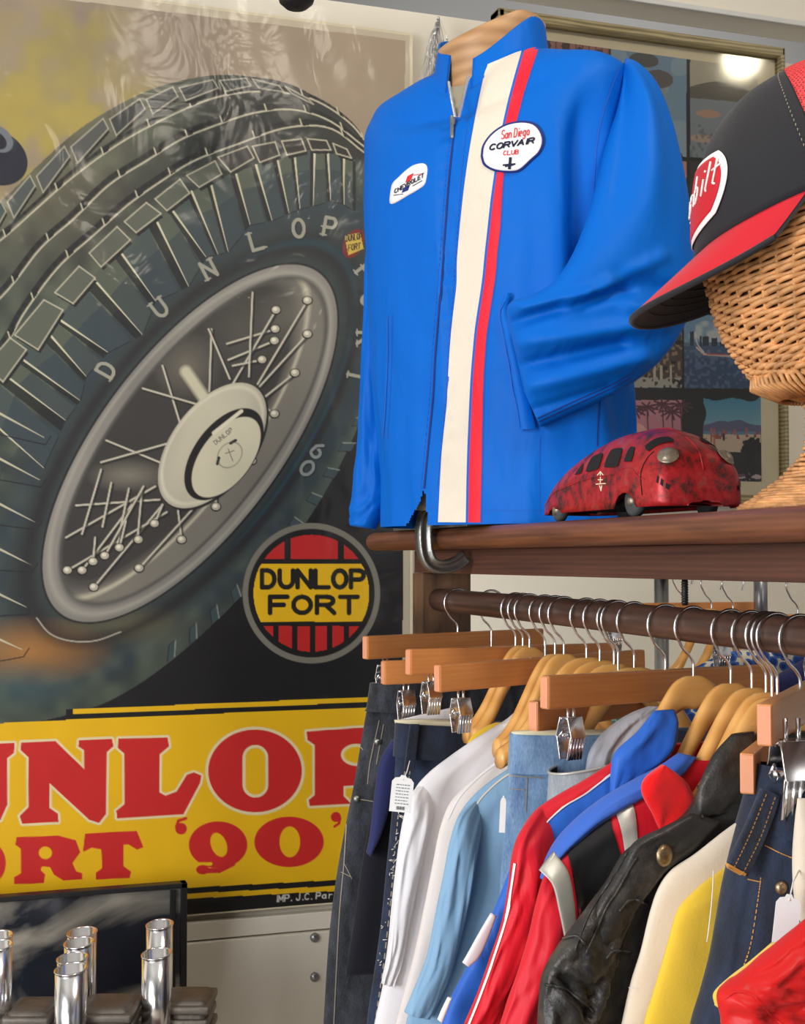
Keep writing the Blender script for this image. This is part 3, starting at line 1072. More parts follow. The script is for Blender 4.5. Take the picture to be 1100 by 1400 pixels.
# hub
p.disc(292, 611, 101, 56, 53, (30, 28, 28)); p.disc(290, 609, 99, 55, 53, (196, 190, 168))
hr = p.ell(290, 609, 99, 55, 53)
p.put((hr < 1) * np.clip((hr - 0.6) * 2.2, 0, 1) * (0.5 + 0.5 * np.cos(np.arctan2(PY - 609, PX - 290) * 2 + 0.6)) * 0.7, (128, 124, 118))
p.disc(290, 609, 99, 55, 53, (226, 220, 196), 0.25)
p.put(np.clip(1 - np.abs(hr - 0.93) / 0.05, 0, 1) * 0.8, (222, 216, 194))
p.disc(306, 621, 73, 40, 53, (26, 24, 24))
p.disc(309, 625, 64, 34, 53, (214, 208, 182))
p.line([(292, 592), (330, 562)], 5, (226, 220, 196))
p.line([(297, 634), (299, 626)], 4, (30, 28, 28)); p.line([(315, 606), (322, 602)], 4, (30, 28, 28))
rr = p.ell(314, 622, 19, 15, 50); p.put(np.clip(1 - np.abs(rr - 1) * 12, 0, 1) * 0.7, (90, 86, 76))
for st in text_strokes('DUNLOP', (295, 608), (4.1, -3.3), (-3.5, -4.4)): p.line(st, 1.0, (110, 104, 92))
p.line([(308, 620), (320, 616)], 1.2, (110, 104, 92)); p.line([(312, 614), (318, 630)], 1.2, (110, 104, 92))


def glyph(ch, c, ang, hgt, wid, lw, col):
    a = math.radians(ang)
    ux, uy = Vector((math.cos(a), math.sin(a))), Vector((math.sin(a), -math.cos(a)))
    o = Vector(c) - ux * wid / 2 - uy * hgt / 2
    for st in GL[ch]:
        q = [tuple(o + ux * (pt[0] * wid) + uy * (pt[1] * hgt)) for pt in st]
        p.line([(x + 1.5, y + 1.5) for x, y in q], lw, (24, 26, 30), 0.9)
        p.line(q, lw, col)
        for e in (q[0], q[-1]):
            if ch in 'UNLPFRTDH':
                p.line([tuple(Vector(e) - ux * 4), tuple(Vector(e) + ux * 4)], 2.2, col)


LC = (160, 158, 142)
for ch, c, ang in (('D', (145, 505), -60), ('U', (218, 421), -38), ('N', (285, 368), -28), ('L', (350, 329), -16), ('O', (408, 312), -4), ('P', (451, 310), 10), ('F', (500, 371), 52), ('O', (506, 409), 74), ('R', (500, 462), 90), ('T', (487, 514), 102)):
    glyph(ch, c, ang, 24, 15, 4.5, LC)
glyph('0', (420, 640), 40, 20, 18, 4, (140, 148, 146)); glyph('6', (434, 616), 40, 20, 15, 4, (140, 148, 146))
p.sdisc(483, 333, 21, 13, 65, (120, 30, 28)); p.poly([(471, 322), (492, 318), (497, 340), (476, 349)], (206, 178, 70))
for st in text_strokes('DUNLOP', (473, 330), (3.7, -.6), (.3, -8)) + text_strokes('FORT', (476, 343), (4.4, -.8), (.3, -8)): p.line(st, 1.3, (60, 40, 30))
# the round maker's badge
cx, cy = 425.5, 811
p.disc(cx, cy, 94, 96, 0, (128, 124, 112)); p.disc(cx, cy, 86.5, 88, 0, (16, 15, 17))
bd_ = p.ell(cx, cy, 79, 80, 0) < 1
YE = (240, 190, 10); RD = (198, 34, 34)
p.put(bd_ * (PY < 764), RD); p.put(bd_ * (PY > 856), RD)
p.put(bd_ * (PY > 771) * (PY < 850), YE)
for x in (393, 466): p.put(bd_ * (PY < 766) * (np.abs(PX - x) < 4), (16, 15, 17))
for x in (377, 403, 427, 450, 473): p.put(bd_ * (PY > 855) * (np.abs(PX - x) < 3.6), (16, 15, 17))
def capline(txt, x0, x1, yb, ht, lw, col):
    n = len(txt); pit = (x1 - x0 + 5) / n
    for st in text_strokes(txt, (x0, yb), (pit, 0), (0, -ht), cw=0.74): p.line(st, lw, col)
capline('DUNLOP', 358, 499, 803, 23, 6.4, (20, 18, 18)); capline('FORT', 369, 492, 838, 22, 6.4, (20, 18, 18))

# yellow lettered band
def bl(x, y0, y1, x0=0.0, x1=500.0): return y0 + (y1 - y0) * (x - x0) / (x1 - x0)
def band(y0, y1, h, col, xlo=-400, xhi=620):
    p.put(((PY > bl(PX, y0, y1)) & (PY < bl(PX, y0, y1) + h) & (PX > xlo) & (PX < xhi)).astype(float), col)
keep = p.C.copy()
band(974, 953, 400, (16, 15, 18), 90)
band(974, 953, 7, YE, 100)
band(988, 967, 240, YE)
band(1227, 1201, 8, (18, 16, 18)); band(1235, 1209, 7.5, YE); band(1242, 1216, 100, (18, 16, 18))
tm = (rho < 1.53) | (tyre_mask & (PY < 985))
ty = tyre_mask & (PY < bl(PX, 990, 930, 0, 200))
p.C[ty] = keep[ty]
p.C *= (0.97 + 0.05 * p.noise(40, 8)[..., None])
Z = lambda L: [(x / 2, 900 + y / 2) for x, y in L]
CRM = (236, 222, 176); RE = (206, 36, 36)
letters = [
 Z([(-110, 240), (-20, 236), (38, 234), (36, 258), (18, 272), (18, 400), (0, 440), (-60, 460), (-110, 440), (-120, 300)]),
 Z([(60, 232), (150, 228), (232, 308), (232, 250), (216, 240), (218, 226), (304, 222), (308, 240), (290, 256), (288, 425), (270, 448), (245, 440), (133, 336), (133, 410), (156, 426), (158, 446), (62, 450), (56, 432), (80, 408), (80, 270), (58, 250)]),
 Z([(325, 222), (456, 218), (460, 240), (434, 262), (434, 368), (452, 378), (484, 366), (512, 320), (530, 314), (548, 322), (545, 340), (500, 425), (322, 436), (320, 418), (342, 400), (342, 260), (324, 244)]),
 Z([(840, 202), (1010, 190), (1070, 215), (1085, 270), (1060, 325), (1000, 345), (937, 347), (937, 378), (955, 396), (848, 402), (846, 388), (862, 375), (862, 236), (842, 222)]),
]
for L in letters: p.line(L + [L[0]], 8.5, CRM)
p.sdisc(697 / 2, 900 + 308 / 2, 68, 60.5, 0, CRM)
for L in letters: p.poly(L, RE); p.line(L + [L[0]], 2.0, RE)
p.sdisc(697 / 2, 900 + 308 / 2, 64, 56.5, 0, RE)
p.line([(349, 1036), (349, 1073)], 35, CRM); p.line([(349, 1036), (349, 1073)], 27, YE)
p.sdisc(487, 1032, 21, 15, 0, CRM); p.sdisc(487, 1032, 17, 11, 0, YE)
Rl = Z([(48, 492), (160, 488), (205, 500), (216, 530), (195, 560), (206, 585), (222, 590), (222, 602), (175, 605), (150, 590), (138, 568), (112, 566), (108, 580), (120, 592), (118, 612), (42, 615), (42, 600), (60, 590), (60, 520), (45, 508)])
p.poly(Rl, RE); p.line(Rl + [Rl[0]], 3, RE); p.sdisc(62, 1166, 9, 8.5, 0, YE)
p.sdisc(-14, 1180, 22, 28, 0, RE); p.sdisc(-14, 1180, 8, 15, 0, YE)
Tl = Z([(235, 482), (372, 475), (388, 515), (375, 520), (350, 505), (335, 508), (335, 570), (355, 585), (352, 598), (265, 602), (265, 588), (282, 575), (280, 520), (250, 515), (230, 525)])
p.poly(Tl, RE); p.line(Tl + [Tl[0]], 3, RE)
p.sdisc(247.5, 1133, 8, 8, 0, RE); p.line([(241, 1130), (244, 1122), (254, 1119)], 4, RE)
p.sdisc(298, 1155, 40, 32, 0, RE); p.sdisc(299, 1155, 10.5, 17, 20, YE)
p.line([(250, 1182), (288, 1181)], 4.5, YE); p.sdisc(277, 1189, 9, 6.5, 0, RE); p.line([(277, 1191), (300, 1190), (318, 1181)], 7, RE)
p.sdisc(395, 1151, 47.5, 34.5, 0, RE); p.sdisc(396, 1151, 14, 21, 0, YE)
p.sdisc(459, 1117, 7, 7, 0, RE); p.line([(465, 1119), (463, 1126), (457, 1130)], 3.5, RE)
for st in text_strokes('IMP. J.C. Paris', (377, 1233), (8.2, -.6), (0.6, -8.5)): p.line(st, 1.4, (214, 210, 200))
# border margin of the sheet
p.put(((PX > 551 + (700 - PY) * 0.004)).astype(float) * (PY < 1215), (186, 176, 154))
p.put(((PY < 48 + (PX - 560) * 0.12 + 8)).astype(float), (190, 178, 156))
o = p.build('printed_sheet', mat_vcol('poster_ink', 0.55), ad)
bk = MB().boxr(xL, xR + 0.004, PY_ + 0.001, PY_ + 0.012, zB - 0.004, zT + 0.006, 0.001).build('backing_board', M['mat_board'], ad, smooth=False)

# loose clear wrap over the sheet: a real wrinkled film a few millimetres in front
def film_grid(x0, x1, z0, z1, y, amp, seed, nx=90, nz_=150):
    vs, fs = [], []
    for j in range(nz_ + 1):
        for i in range(nx + 1):
            x = x0 + (x1 - x0) * i / nx; z = z0 + (z1 - z0) * j / nz_
            q = Vector((x * 5 + z * 2.2, z * 2.0 - x * 1.2, seed))
            d = noise.noise(q) * amp + noise.noise(Vector((x * 16 + seed, z * 7 + x * 9, 2.0))) * amp * 0.35
            vs.append((x, y - 0.006 - abs(d), z))
    for j in range(nz_):
        for i in range(nx):
            a = j * (nx + 1) + i
            fs.append((a, a + 1, a + nx + 2, a + nx + 1))
    return vs, fs


M['film'] = mat_film('clear_wrap', 0.010, 0.16, 7.0, 0.35)
v, f = film_grid(xL, xR + 0.03, zB + 0.02, zT + 0.03, PY_, 0.010, 3.3)
mesh_obj('plastic_wrap', v, f, M['film'], ad, label='clear wrinkled plastic wrap')
# bunched corner of the wrap at the top right of the sheet, pinned to the wall
mb = MB()
pin = at(600, 22, PY_ - 0.02)
random.seed(4)
for k in range(17):
    e = at(562 + k * 3.3, 175 - k * 2 + random.random() * 12, PY_ - 0.02 - random.random() * 0.02)
    m1 = pin.lerp(e, 0.35) + Vector((random.uniform(-.012, .012), random.uniform(-.012, 0), 0))
    m2 = pin.lerp(e, 0.7) + Vector((random.uniform(-.01, .01), random.uniform(-.012, 0), 0))
    c = crom([pin, m1, m2, e], 12)
    wdt = [0.002 + 0.010 * (i / 11) for i in range(12)]
    vs, fs = [], []
    for i, q in enumerate(c):
        q = Vector(q)
        vs += [q + Vector((-wdt[i], 0.003, 0)), q + Vector((0, -0.004 * (i % 3), 0)), q + Vector((wdt[i], 0.003, 0))]
    for i in range(11):
        fs += [(3 * i, 3 * i + 1, 3 * i + 4, 3 * i + 3), (3 * i + 1, 3 * i + 2, 3 * i + 5, 3 * i + 4)]
    mb.add(vs, fs)
mb.build('wrap_corner', mat_film('bunched_wrap', 0.10, 0.2, 60.0, 0.9), ad, label='bunched corner of the clear plastic wrap')

# ---- framed collage of island postcards
FY = 2.53
fx0, fx1 = at(676, 20, FY).x, at(1066, 70, FY).x
fz1 = (at(676, 14, FY).z + at(1066, 70, FY).z) / 2
fz0 = at(1066, 690, FY).z
fr = empty('framed_collage', ((fx0 + fx1) / 2, FY, fz0), 'glazed gilt frame holding a collage of beach and palm pictures behind the blue jacket', 'picture')
wf = 0.020
mb = MB()
mb.boxr(fx0, fx1, FY - 0.02, FY + 0.025, fz1 - wf, fz1, 0.004)
mb.boxr(fx0, fx1, FY - 0.02, FY + 0.025, fz0, fz0 + wf, 0.004)
mb.boxr(fx0, fx0 + wf * 0.8, FY - 0.02, FY + 0.025, fz0, fz1, 0.004)
mb.boxr(fx1 - wf * 0.5, fx1, FY - 0.02, FY + 0.025, fz0, fz1, 0.004)
mb.build('frame', M['frame_gold'], fr, smooth=False)
mb = MB().boxr(fx0 + 0.008, fx1 - 0.006, FY + 0.006, FY + 0.02, fz0 + 0.01, fz1 - 0.01)
mb.build('mount', M['mat_board'], fr, smooth=False)
q = Painter(FY + 0.005, fx0 + 0.05, at(1040, 400, FY).x, fz0 + 0.05, fz1 - 0.045, 0.0016)
X, Y = q.PX, q.PY
q.C[:] = np.array(lin((34, 36, 36)))
n1, n2, n3 = q.noise(30, 11), q.noise(9, 12), q.noise(4, 13)
def R_(x0, x1, y0, y1): return ((X > x0) & (X < x1) & (Y > y0) & (Y < y1)).astype(float)
SL = lambda px: (px - 1000) * 0.13      # the pictures slope with the frame
Y0 = Y.copy()
Yk = Y - (X - 900) * 0.10 * np.clip((500 - Y) / 420, 0, 1)
def R2(x0, x1, y0, y1): return ((X > x0) & (X < x1) & (Yk > y0) & (Yk < y1)).astype(float)
# pink palms, top left
q.put(R2(700, 832, 40, 235), (150, 106, 100)); q.put(R2(700, 832, 40, 235) * (n2 > .52), (70, 46, 46))
for x in range(705, 835, 9): q.put(R2(x, x + 2, 45, 235) * 0.7, (60, 34, 36))
# tall blue tower picture
m = R2(835, 938, 60, 212)
q.put(m, (112, 142, 166)); q.put(m * np.clip((Yk - 60) / 160, 0, 1) * .4, (150, 166, 176)); q.put(m * (n1 > .6) * .3, (170, 182, 186))
q.put(m * (np.abs(X - 905 - (Yk - 150) * 0.12) < 7) * (Yk > 105), (150, 148, 138)); q.put(m * (np.hypot(X - 900, (Yk - 108) * 1.6) < 20), (96, 92, 88))
q.put(m * (np.hypot(X - 880, (Yk - 84) * 2) < 20), (84, 84, 84)); q.put(m * (Yk > 185) * (n2 > .45), (74, 70, 68))
# bay and headland, top right
m = R2(943, 1050, 60, 212)
q.put(m, (168, 164, 144)); q.put(m * (Yk > 128), (128, 138, 146)); q.put(m * (Yk > 112 - 8 * np.sin((X - 950) / 22)) * (Yk < 130), (96, 92, 84))
q.put(m * (np.hypot((X - 968), (Yk - 150) * 3) < 17), (176, 140, 120)); q.put(m * (np.hypot((X - 960), (Yk - 185) * 3) < 17), (170, 150, 130))
q.put(m * (Yk > 165) * (n3 > .6) * .6, (90, 96, 104))
# pink sunset strip
q.put(R2(700, 938, 218, 330), (196, 140, 126)); q.put(R2(943, 1050, 218, 330), (60, 56, 56)); q.put(R2(700, 1050, 335, 360), (50, 50, 50))
# night terrace
q.put(R_(880, 1050, 380, 426), (46, 48, 48)); q.put(R_(880, 1050, 380, 426) * (n3 > .78), (170, 168, 158))
# harbour skyline
m = R_(935, 1050, 431, 531)
q.put(m, (112, 148, 176)); cl_ = np.clip(1 - np.hypot((X - 985) / 50, (Y - 462) / 22) + (n2 - .5) * 1.3, 0, 1)
q.put(m * np.clip(cl_ * 2, 0, 1) * .85, (196, 198, 196)); q.put(m * (Y > 468), (96, 116, 138))
for (a, b, c) in ((943, 948, 453), (956, 959, 459), (960, 969, 460), (972, 980, 462), (984, 1012, 467)): q.put(R_(a, b, c, 474), (48, 60, 78))
q.put(m * (Y > 473), (70, 92, 124)); q.put(m * (Y > 490) * .6, (52, 74, 112)); q.put(m * (Y > 478) * (n3 > .62) * .4, (120, 140, 164))
q.line([(952, 475), (962, 484), (985, 486), (1020, 488)], 2.6, (208, 190, 176)); q.line([(966, 484), (995, 485)], 1.8, (176, 84, 84))
q.sline([(950, 455), (953, 470), (962, 482)], 1.2, (214, 210, 200))
# night streets
m = R_(800, 932, 440, 530); q.put(m, (78, 68, 64)); q.put(m * (n3 > .66), (150, 128, 104)); q.put(m * (n2 > .7), (40, 36, 36))
for x in (893, 902, 915, 870, 850): q.put(R_(x, x + 3, 494 + x % 7, 522), (190, 182, 164))
q.put(m * (Y > 516) * (n3 > .4), (168, 168, 160))
# pink palms, lower
m = R_(800, 932, 547, 700); q.put(m, (196, 138, 148)); q.put(m * np.clip((Y - 560) / 60, 0, 1) * (X > 880) * .5, (126, 74, 112)); q.put(m * (np.hypot(X - 866, Y - 600) < 22) * .7, (228, 178, 164))
for (x, y) in ((868, 560), (884, 556), (905, 552), (918, 562), (930, 553), (845, 570)):
    q.line([(x, y), (x + 3, y + 60)], 1.8, (80, 44, 58))
    for a in range(9):
        an = math.radians(a * 40 + x)
        q.line([(x, y), (x + 15 * math.cos(an), y + 9 * math.sin(an) + 3)], 2.6, (88, 50, 62))
# mountain beach with people
m = R_(961, 1040, 538, 618)
q.put(m, (72, 138, 168)); q.put(m * np.clip((Y - 545) / 40, 0, 1) * .6, (140, 176, 186))
mt = 580 - 5.5 * np.exp(-((X - 985) / 14) ** 2) - 7 * np.exp(-((X - 1010) / 12) ** 2)
q.put(m * (Y > mt + 1), (92, 96, 128)); q.put(m * (Y > 590), (92, 130, 160)); q.put(m * (Y > 594), (196, 178, 158)); q.put(m * (Y > 590) * (Y < 600) * (n3 > .62), (140, 84, 76))
for x, h in ((989, 15), (972, 18), (1004, 8), (1020, 7), (976, 26)): q.line([(x, 586 + (x % 3)), (x, 586 + h)], 2.6, (172, 100, 84)); 
q.line([(989, 594), (989, 601)], 3, (40, 36, 50))
q.put(m * (Y < 543 + 8 * n2 + 3 * np.sin(X / 7)), (30, 36, 36))
q.put(m * (np.hypot((X - 1028) / 16, (Y - 612) / 14) < 1 + (n3 - .5) * .5), (26, 26, 28))
q.put(R_(955, 965, 538, 640) * (X < 962 + 3 * np.sin(Y / 8)), (34, 36, 36))
m = R_(935, 1052, 636, 760); q.put(m, (178, 164, 168)); q.put(m * (n2 > .55), (92, 70, 88)); q.put(m * (n3 > .7), (52, 46, 54)); q.put(m * (Y < 645 + 6 * n3), (30, 30, 32))
q.put(R_(1020, 1032, 600, 660) * (n3 > .35), (26, 26, 28))
q.build('collage_print', mat_vcol('collage_ink', 0.6), fr)
M['glass'] = mat_film('picture_glass', 0.06, 0.07, 1.0, 0.0)
MB().add([(fx0 + .01, FY - 0.004, fz0 + .01), (fx1 - .006, FY - 0.004, fz0 + .01), (fx1 - .006, FY - 0.004, fz1 - .01), (fx0 + .01, FY - 0.004, fz1 - .01)], [(0, 1, 2, 3)]).build('glass_pane', M['glass'], fr, smooth=False)

# dark fitting poking into the very top of the view
e = atZ(405, -25, 2.2)
sp = empty('track_spotlight', e, 'black rounded end of a light fitting at the top edge above the poster', 'lamp')
MB().lathe([(0.0001, -0.045), (0.018, -0.043), (0.028, -0.034), (0.032, -0.018), (0.032, 0.06), (0.026, 0.07), (0.0001, 0.072)], e, 28).build('housing', M['dark'], sp)
MB().tube([e + Vector((0, 0, .07)), (e.x, e.y, 3.6)], 0.008, 8).build('stem', M['dark'], sp)

# ------------------------------------------------------------------ the clothes rack with its shelf
RX, RZ = 0.745, CAMZ - 0.063          # rail centre
ST = CAMZ + 0.046                     # shelf top
rack = empty('clothes_rack', (0.78, 2.05, 0), 'dark stained timber clothes rack with a rounded shelf edge above its hanging rail', 'rack')
Y0_, Y1_ = 0.25, 2.157
mb = MB()
prof = []
for i in range(13):
    a = math.radians(90 + 180 * i / 12)
    prof.append((0.677 + 0.017 * math.cos(a), CAMZ + 0.031 + 0.015 * math.sin(a)))
prof = [(0.7165, ST)] + prof + [(0.7165, CAMZ + 0.016)]
vs, fs = [], []
ys = [Y0_, Y0_ + .01] + [Y0_ + (Y1_ - Y0_) * i / 40 for i in range(1, 40)] + [Y1_ - 0.012, Y1_ - 0.004, Y1_]
for j, y in enumerate(ys):
    k = 0.93 if j in (0, len(ys) - 1) else 1.0
    for (x, z) in prof:
        dz = 0.0009 * noise.noise(Vector((x * 9, y * 5, z * 20)))
        vs.append((x + (1 - k) * 0.02, y, CAMZ + 0.031 + (z - CAMZ - 0.031) * k * (0.8 if k < 1 else 1) + dz))
n = len(prof)
for j in range(len(ys) - 1):
    for i in range(n):
        l = (i + 1) % n
        fs.append((j * n + i, j * n + l, (j + 1) * n + l, (j + 1) * n + i))
fs += [tuple(range(n))[::-1], tuple((len(ys) - 1) * n + i for i in range(n))]
mesh_obj('shelf_edge', vs, fs, M['wood_lip'], rack)
MB().boxr(0.7170, 1.02, Y0_, 2.10, CAMZ + 0.0165, ST, 0.0015).build('shelf_board', M['wood_dark'], rack, smooth=False)
MB().boxr(0.7175, 0.755, Y0_, 2.072, CAMZ - 0.020, CAMZ + 0.0160, 0.0015).build('fascia', M['wood_dark'], rack, smooth=False)
MB().boxr(0.7165, 0.800, 2.030, 2.078, 0.0, CAMZ - 0.0205, 0.002).build('post', M['wood_post'], rack, smooth=False)
MB().boxr(0.7165, 0.800, 0.26, 0.308, 0.0, CAMZ - 0.0205, 0.002).build('post', M['wood_post'], rack, smooth=False)
def railz(y): return RZ + 0.0075 * (y - 2.03)
rl = [(RX, y, railz(y) + 0.0004 * math.sin(y * 5)) for y in np.linspace(0.31, 2.03, 30)]
MB().tube(rl, 0.0180, 24).build('hanging_rail', M['wood_rail'], rack)
yt = 1.268
mb = MB().tube([(RX, yt, CAMZ - 0.020), (RX, yt, RZ + 0.015)], 0.0032, 10)
for k in range(9):
    mb.lathe([(0.0032, -0.001), (0.0042, 0), (0.0032, 0.001)], (RX, yt, RZ + 0.018 + k * 0.0027), 12)
mb.build('threaded_rod', M['dark'], rack)

# ------------------------------------------------------------------ hangers
ORG = Vector((0, 0, 0))


def hook_mb(stem=-0.056):
    R = 0.0218
    pts = [(R * math.cos(math.radians(a)), 0, R * math.sin(math.radians(a))) for a in range(-35, 222, 12)]
    pts += [(-0.012, 0, -0.0225), (-0.005, 0, -0.029), (-0.0005, 0, -0.036), (0, 0, -0.044), (0, 0, stem)]
    pts = [tuple(q) for q in crom(pts, 70)]
    mb = MB().tube(pts, 0.0016, 8)
    return mb


def clip_mb(x):
    mb = MB()
    mb.tube([(x - 0.004, 0, -0.080), (x - 0.004, 0, -0.100)], 0.0016, 6)
    mb.tube([(x + 0.004, 0, -0.080), (x + 0.004, 0, -0.100)], 0.0016, 6)
    for s in (-1, 1):
        mb.tube([(x - 0.010, s * 0.004, -0.094), (x + 0.010, s * 0.004, -0.094)], 0.0014, 6)
        R_m = Matrix.Rotation(s * 0.28, 3, 'X')
        mb.box((x, s * 0.0085, -0.103), (0.021, 0.0014, 0.022), 0.0004, R_m)
        R_n = Matrix.Rotation(-s * 0.20, 3, 'X')
        mb.box((x, s * 0.0078, -0.124), (0.021, 0.0014, 0.024), 0.0004, R_n)
        for k in range(5):
            xx = x - 0.0084 + k * 0.0042
            mb.tube([(xx, s * 0.0112, -0.113), (xx, s * 0.0064, -0.136)], 0.0009, 6)
    mb.tube([(x - 0.011, 0, -0.106), (x - 0.011, 0.006, -0.112), (x - 0.011, 0, -0.117), (x - 0.011, -0.006, -0.112)], 0.0012, 6, closed=True)
    mb.tube([(x + 0.011, 0, -0.106), (x + 0.011, 0.006, -0.112), (x + 0.011, 0, -0.117), (x + 0.011, -0.006, -0.112)], 0.0012, 6, closed=True)
    mb.tube([(x - 0.012, 0, -0.111), (x + 0.012, 0, -0.111)], 0.0022, 8)
    return mb


def make_clip_hanger():
    o = empty('clip_hanger', (0, 0, 0))
    mb = MB().box((0, 0, -0.066), (0.358, 0.0125, 0.034), 0.0022)
    for s in (-1, 1):
        mb.box((s * 0.1792, 0, -0.066), (0.0012, 0.0105, 0.031), 0.0003, mi=1)
    mb.build('bar', [M['wood_bar'], M['wood_end']], o, smooth=False, world=False)
    hook_mb(-0.055).build('hook', M['chrome'], o, world=False)
    for s in (-1, 1):
        clip_mb(s * 0.142).build('clip', M['chrome'], o, world=False)
    return o


def make_suit_hanger():
    o = empty('coat_hanger', (0, 0, 0))
    half = [(0, -0.052), (0.016, -0.053), (0.032, -0.061), (0.050, -0.081), (0.068, -0.106), (0.086, -0.130), (0.104, -0.148), (0.120, -0.158)]
    pts = [(-x, z) for x, z in half[::-1]] + half[1:]
    c = crom(pts, 61)
    vs, fs = [], []
    for i, (x, z) in enumerate(c):
        e = abs(x) / 0.120
        hgt = 0.032 - 0.012 * e
        th = 0.0055 + 0.006 * e ** 2
        yo = -0.016 * e ** 2 * 0.0
        ring = [(-th * .7, 0), (-th * .35, .003), (th * .35, .003), (th * .7, 0), (th, -.006), (th, -hgt + .005), (th * .6, -hgt), (-th * .6, -hgt), (-th, -hgt + .005), (-th, -.006)]
        for (a, b) in ring:
            vs.append((x, yo + a, z + b))
    n = 10
    for i in range(len(c) - 1):
        for k in range(n):
            l = (k + 1) % n
            fs.append((i * n + k, i * n + l, (i + 1) * n + l, (i + 1) * n + k))
    fs += [tuple(range(n))[::-1], tuple((len(c) - 1) * n + k for k in range(n))]
    mesh_obj('arms', vs, fs, M['wood_suit'], o, world=False)
    hook_mb(-0.054).build('hook', M['chrome'], o, world=False)
    return o


protoC, protoS = make_clip_hanger(), make_suit_hanger()
used = {'C': False, 'S': False}


def yhook(px, x=RX - 0.0185):
    u = (px - 550) / F
    r = (u * math.cos(YAW) + math.sin(YAW)) / (math.cos(YAW) - u * math.sin(YAW))
    return x / r


def hanger(kind, y, beta, dz, label, group=None, xo=0.0, roll=0.0):
    src = protoC if kind == 'C' else protoS
    if not used[kind]:
        o = src
        used[kind] = True
    else:
        o = src.copy(); COL.objects.link(o)
        for ch in src.children:
            c = ch.copy(); COL.objects.link(c); c.parent = o
    o.location = (RX + xo, y, railz(y) - 0.0022)
    hk = hook_mb(min(-0.044, -0.053 + dz))
    for ch in o.children:
        if ch.name.startswith('hook'):
            me = bpy.data.meshes.new('hook')
            me.from_pydata([tuple(v) for v in hk.v], [], hk.f)
            me.polygons.foreach_set('use_smooth', [True] * len(me.polygons))
            me.materials.append(M['chrome'])
            ch.data = me
            ch.rotation_euler.z = -math.radians(beta)
        else:
            ch.location.z = dz + 0.0022
    o.rotation_euler = (0, roll, math.radians(beta))
    tag(o, label, 'hanger', group)
    return o


GC, GS = 'wooden clip hangers on the rail', 'curved wooden coat hangers on the rail'
hanger('C', yhook(610), 20, 0.002, 'farthest orange-brown clip hanger, holding the black jeans next to the post', GC)
hanger('C', yhook(635) - 0.01, 8, -0.030, 'low clip hanger half hidden behind two bars, gripping the second dark jeans', GC, 0.02)
hanger('C', yhook(680) - 0.02, 15, -0.004, 'clip hanger bar just above and behind the one with a small dark knot', GC, roll=0.01)
hanger('C', yhook(722) - 0.01, 17, -0.012, 'clip hanger with a small dark knot, its end third from the left', GC, roll=-0.015)
hanger('C', yhook(888), 18, -0.002, 'long clip hanger bar across the middle, holding light blue jeans', GC, roll=0.012)
hanger('C', 1.42, 32, -0.034, 'lower clip hanger tucked beneath the long middle bar', GC, 0.0)
hanger('C', yhook(1068) - 0.0, 46, 0.004, 'nearest clip hanger turned towards the viewer at the right, holding indigo jeans', GC, 0.0)
nh = [q for q in bpy.data.objects if q.get('label', '').startswith('nearest clip hanger turned')][0]
for ch in nh.children:
    if ch.name.startswith('clip'):
        sx = -1 if sum(v.co.x for v in ch.data.vertices) < 0 else 1
        p0 = Vector((sx * 0.142, 0, -0.105))
        ch.scale = (1.45, 1.45, 1.45)
        ch.rotation_euler.z = math.radians(-52)
        ch.location = p0 - (Matrix.Rotation(math.radians(-52), 3, 'Z') @ p0) * 1.45 + Vector((-0.004, -0.016, 0.012))
hanger('C', 1.10, 48, -0.040, 'low clip hanger whose blunt wooden end shows left of the nearest chrome clip', GC, 0.0)
for i, (hp, b, dz, lb) in enumerate((
    (697, 4, -.002, 'curved hanger of the far bunch, rear one above the first white shirt'),
    (706, 5, -.003, 'curved hanger of the far bunch, front one with its shoulder above the white collar'),
    (740, 5, -.006, 'single curved hanger showing behind the bar with the dark knot'),
    (752, 4, -.004, 'curved hanger on the rail between the far bunch and the middle four'),
    (782, 3, -.004, 'leftmost of the four curved hangers rising above the long middle bar'),
    (800, 5, -.005, 'second from left of the four curved hangers above the long middle bar'),
    (819, 3, -.006, 'third from left of the four curved hangers above the long middle bar'),
    (846, 5, -.006, 'rightmost of the four curved hangers above the long middle bar'),
    (925, 2, -.004, 'rearmost pale curved hanger of the near bunch, inside the blue collar'),
    (975, 3, -.005, 'pale curved hanger of the near bunch, second from the back'),
    (1003, 0, -.006, 'pale curved hanger of the near bunch, just behind the front pair'),
    (1022, 0, -.008, 'second from front of the pale curved hangers over the red collar'),
    (1030, -2, -.012, 'foremost pale curved hanger, reaching down into the red collar'))):
    hg = hanger('S', yhook(hp), b, dz, lb, GS)
    for ch in hg.children:
        if ch.name.startswith('arms'): ch.scale.x = 0.72 if hp < 770 else (1.0 if hp < 900 else 0.80)


# ------------------------------------------------------------------ garments on the rail
def fold(amp, fx, seed, fz=1.2, soft=0.0):
    def f(u, v, P):
        a = noise.noise(Vector((v * fx + seed * 3.1 + u * 0.8, u * fz, seed)))
        b = noise.noise(Vector((v * fx * 2.3 + seed, u * fz * 1.8 - v, seed + 5)))
        c = 0.5 - abs(noise.noise(Vector((v * fx * 0.9 + u * 2.2 + seed * 1.7, u * fz * 2.0 + v * 1.5, seed + 9)))) * 2.2
        d = 0.5 - abs(noise.noise(Vector((v * fx * 1.7 - u * 3.0 + seed, u * fz * 3.2 + seed, seed + 13)))) * 2.2
        return amp * (a + 0.45 * b + 0.55 * c + 0.30 * d) * (0.35 + 0.65 * min(1, u * 2))
    return f


def P3(pts, y):
    """traced edge on the plane y (a list entry may carry its own plane as third value)"""
    return [at(q[0], q[1], q[2] if len(q) > 2 else y) for q in pts]


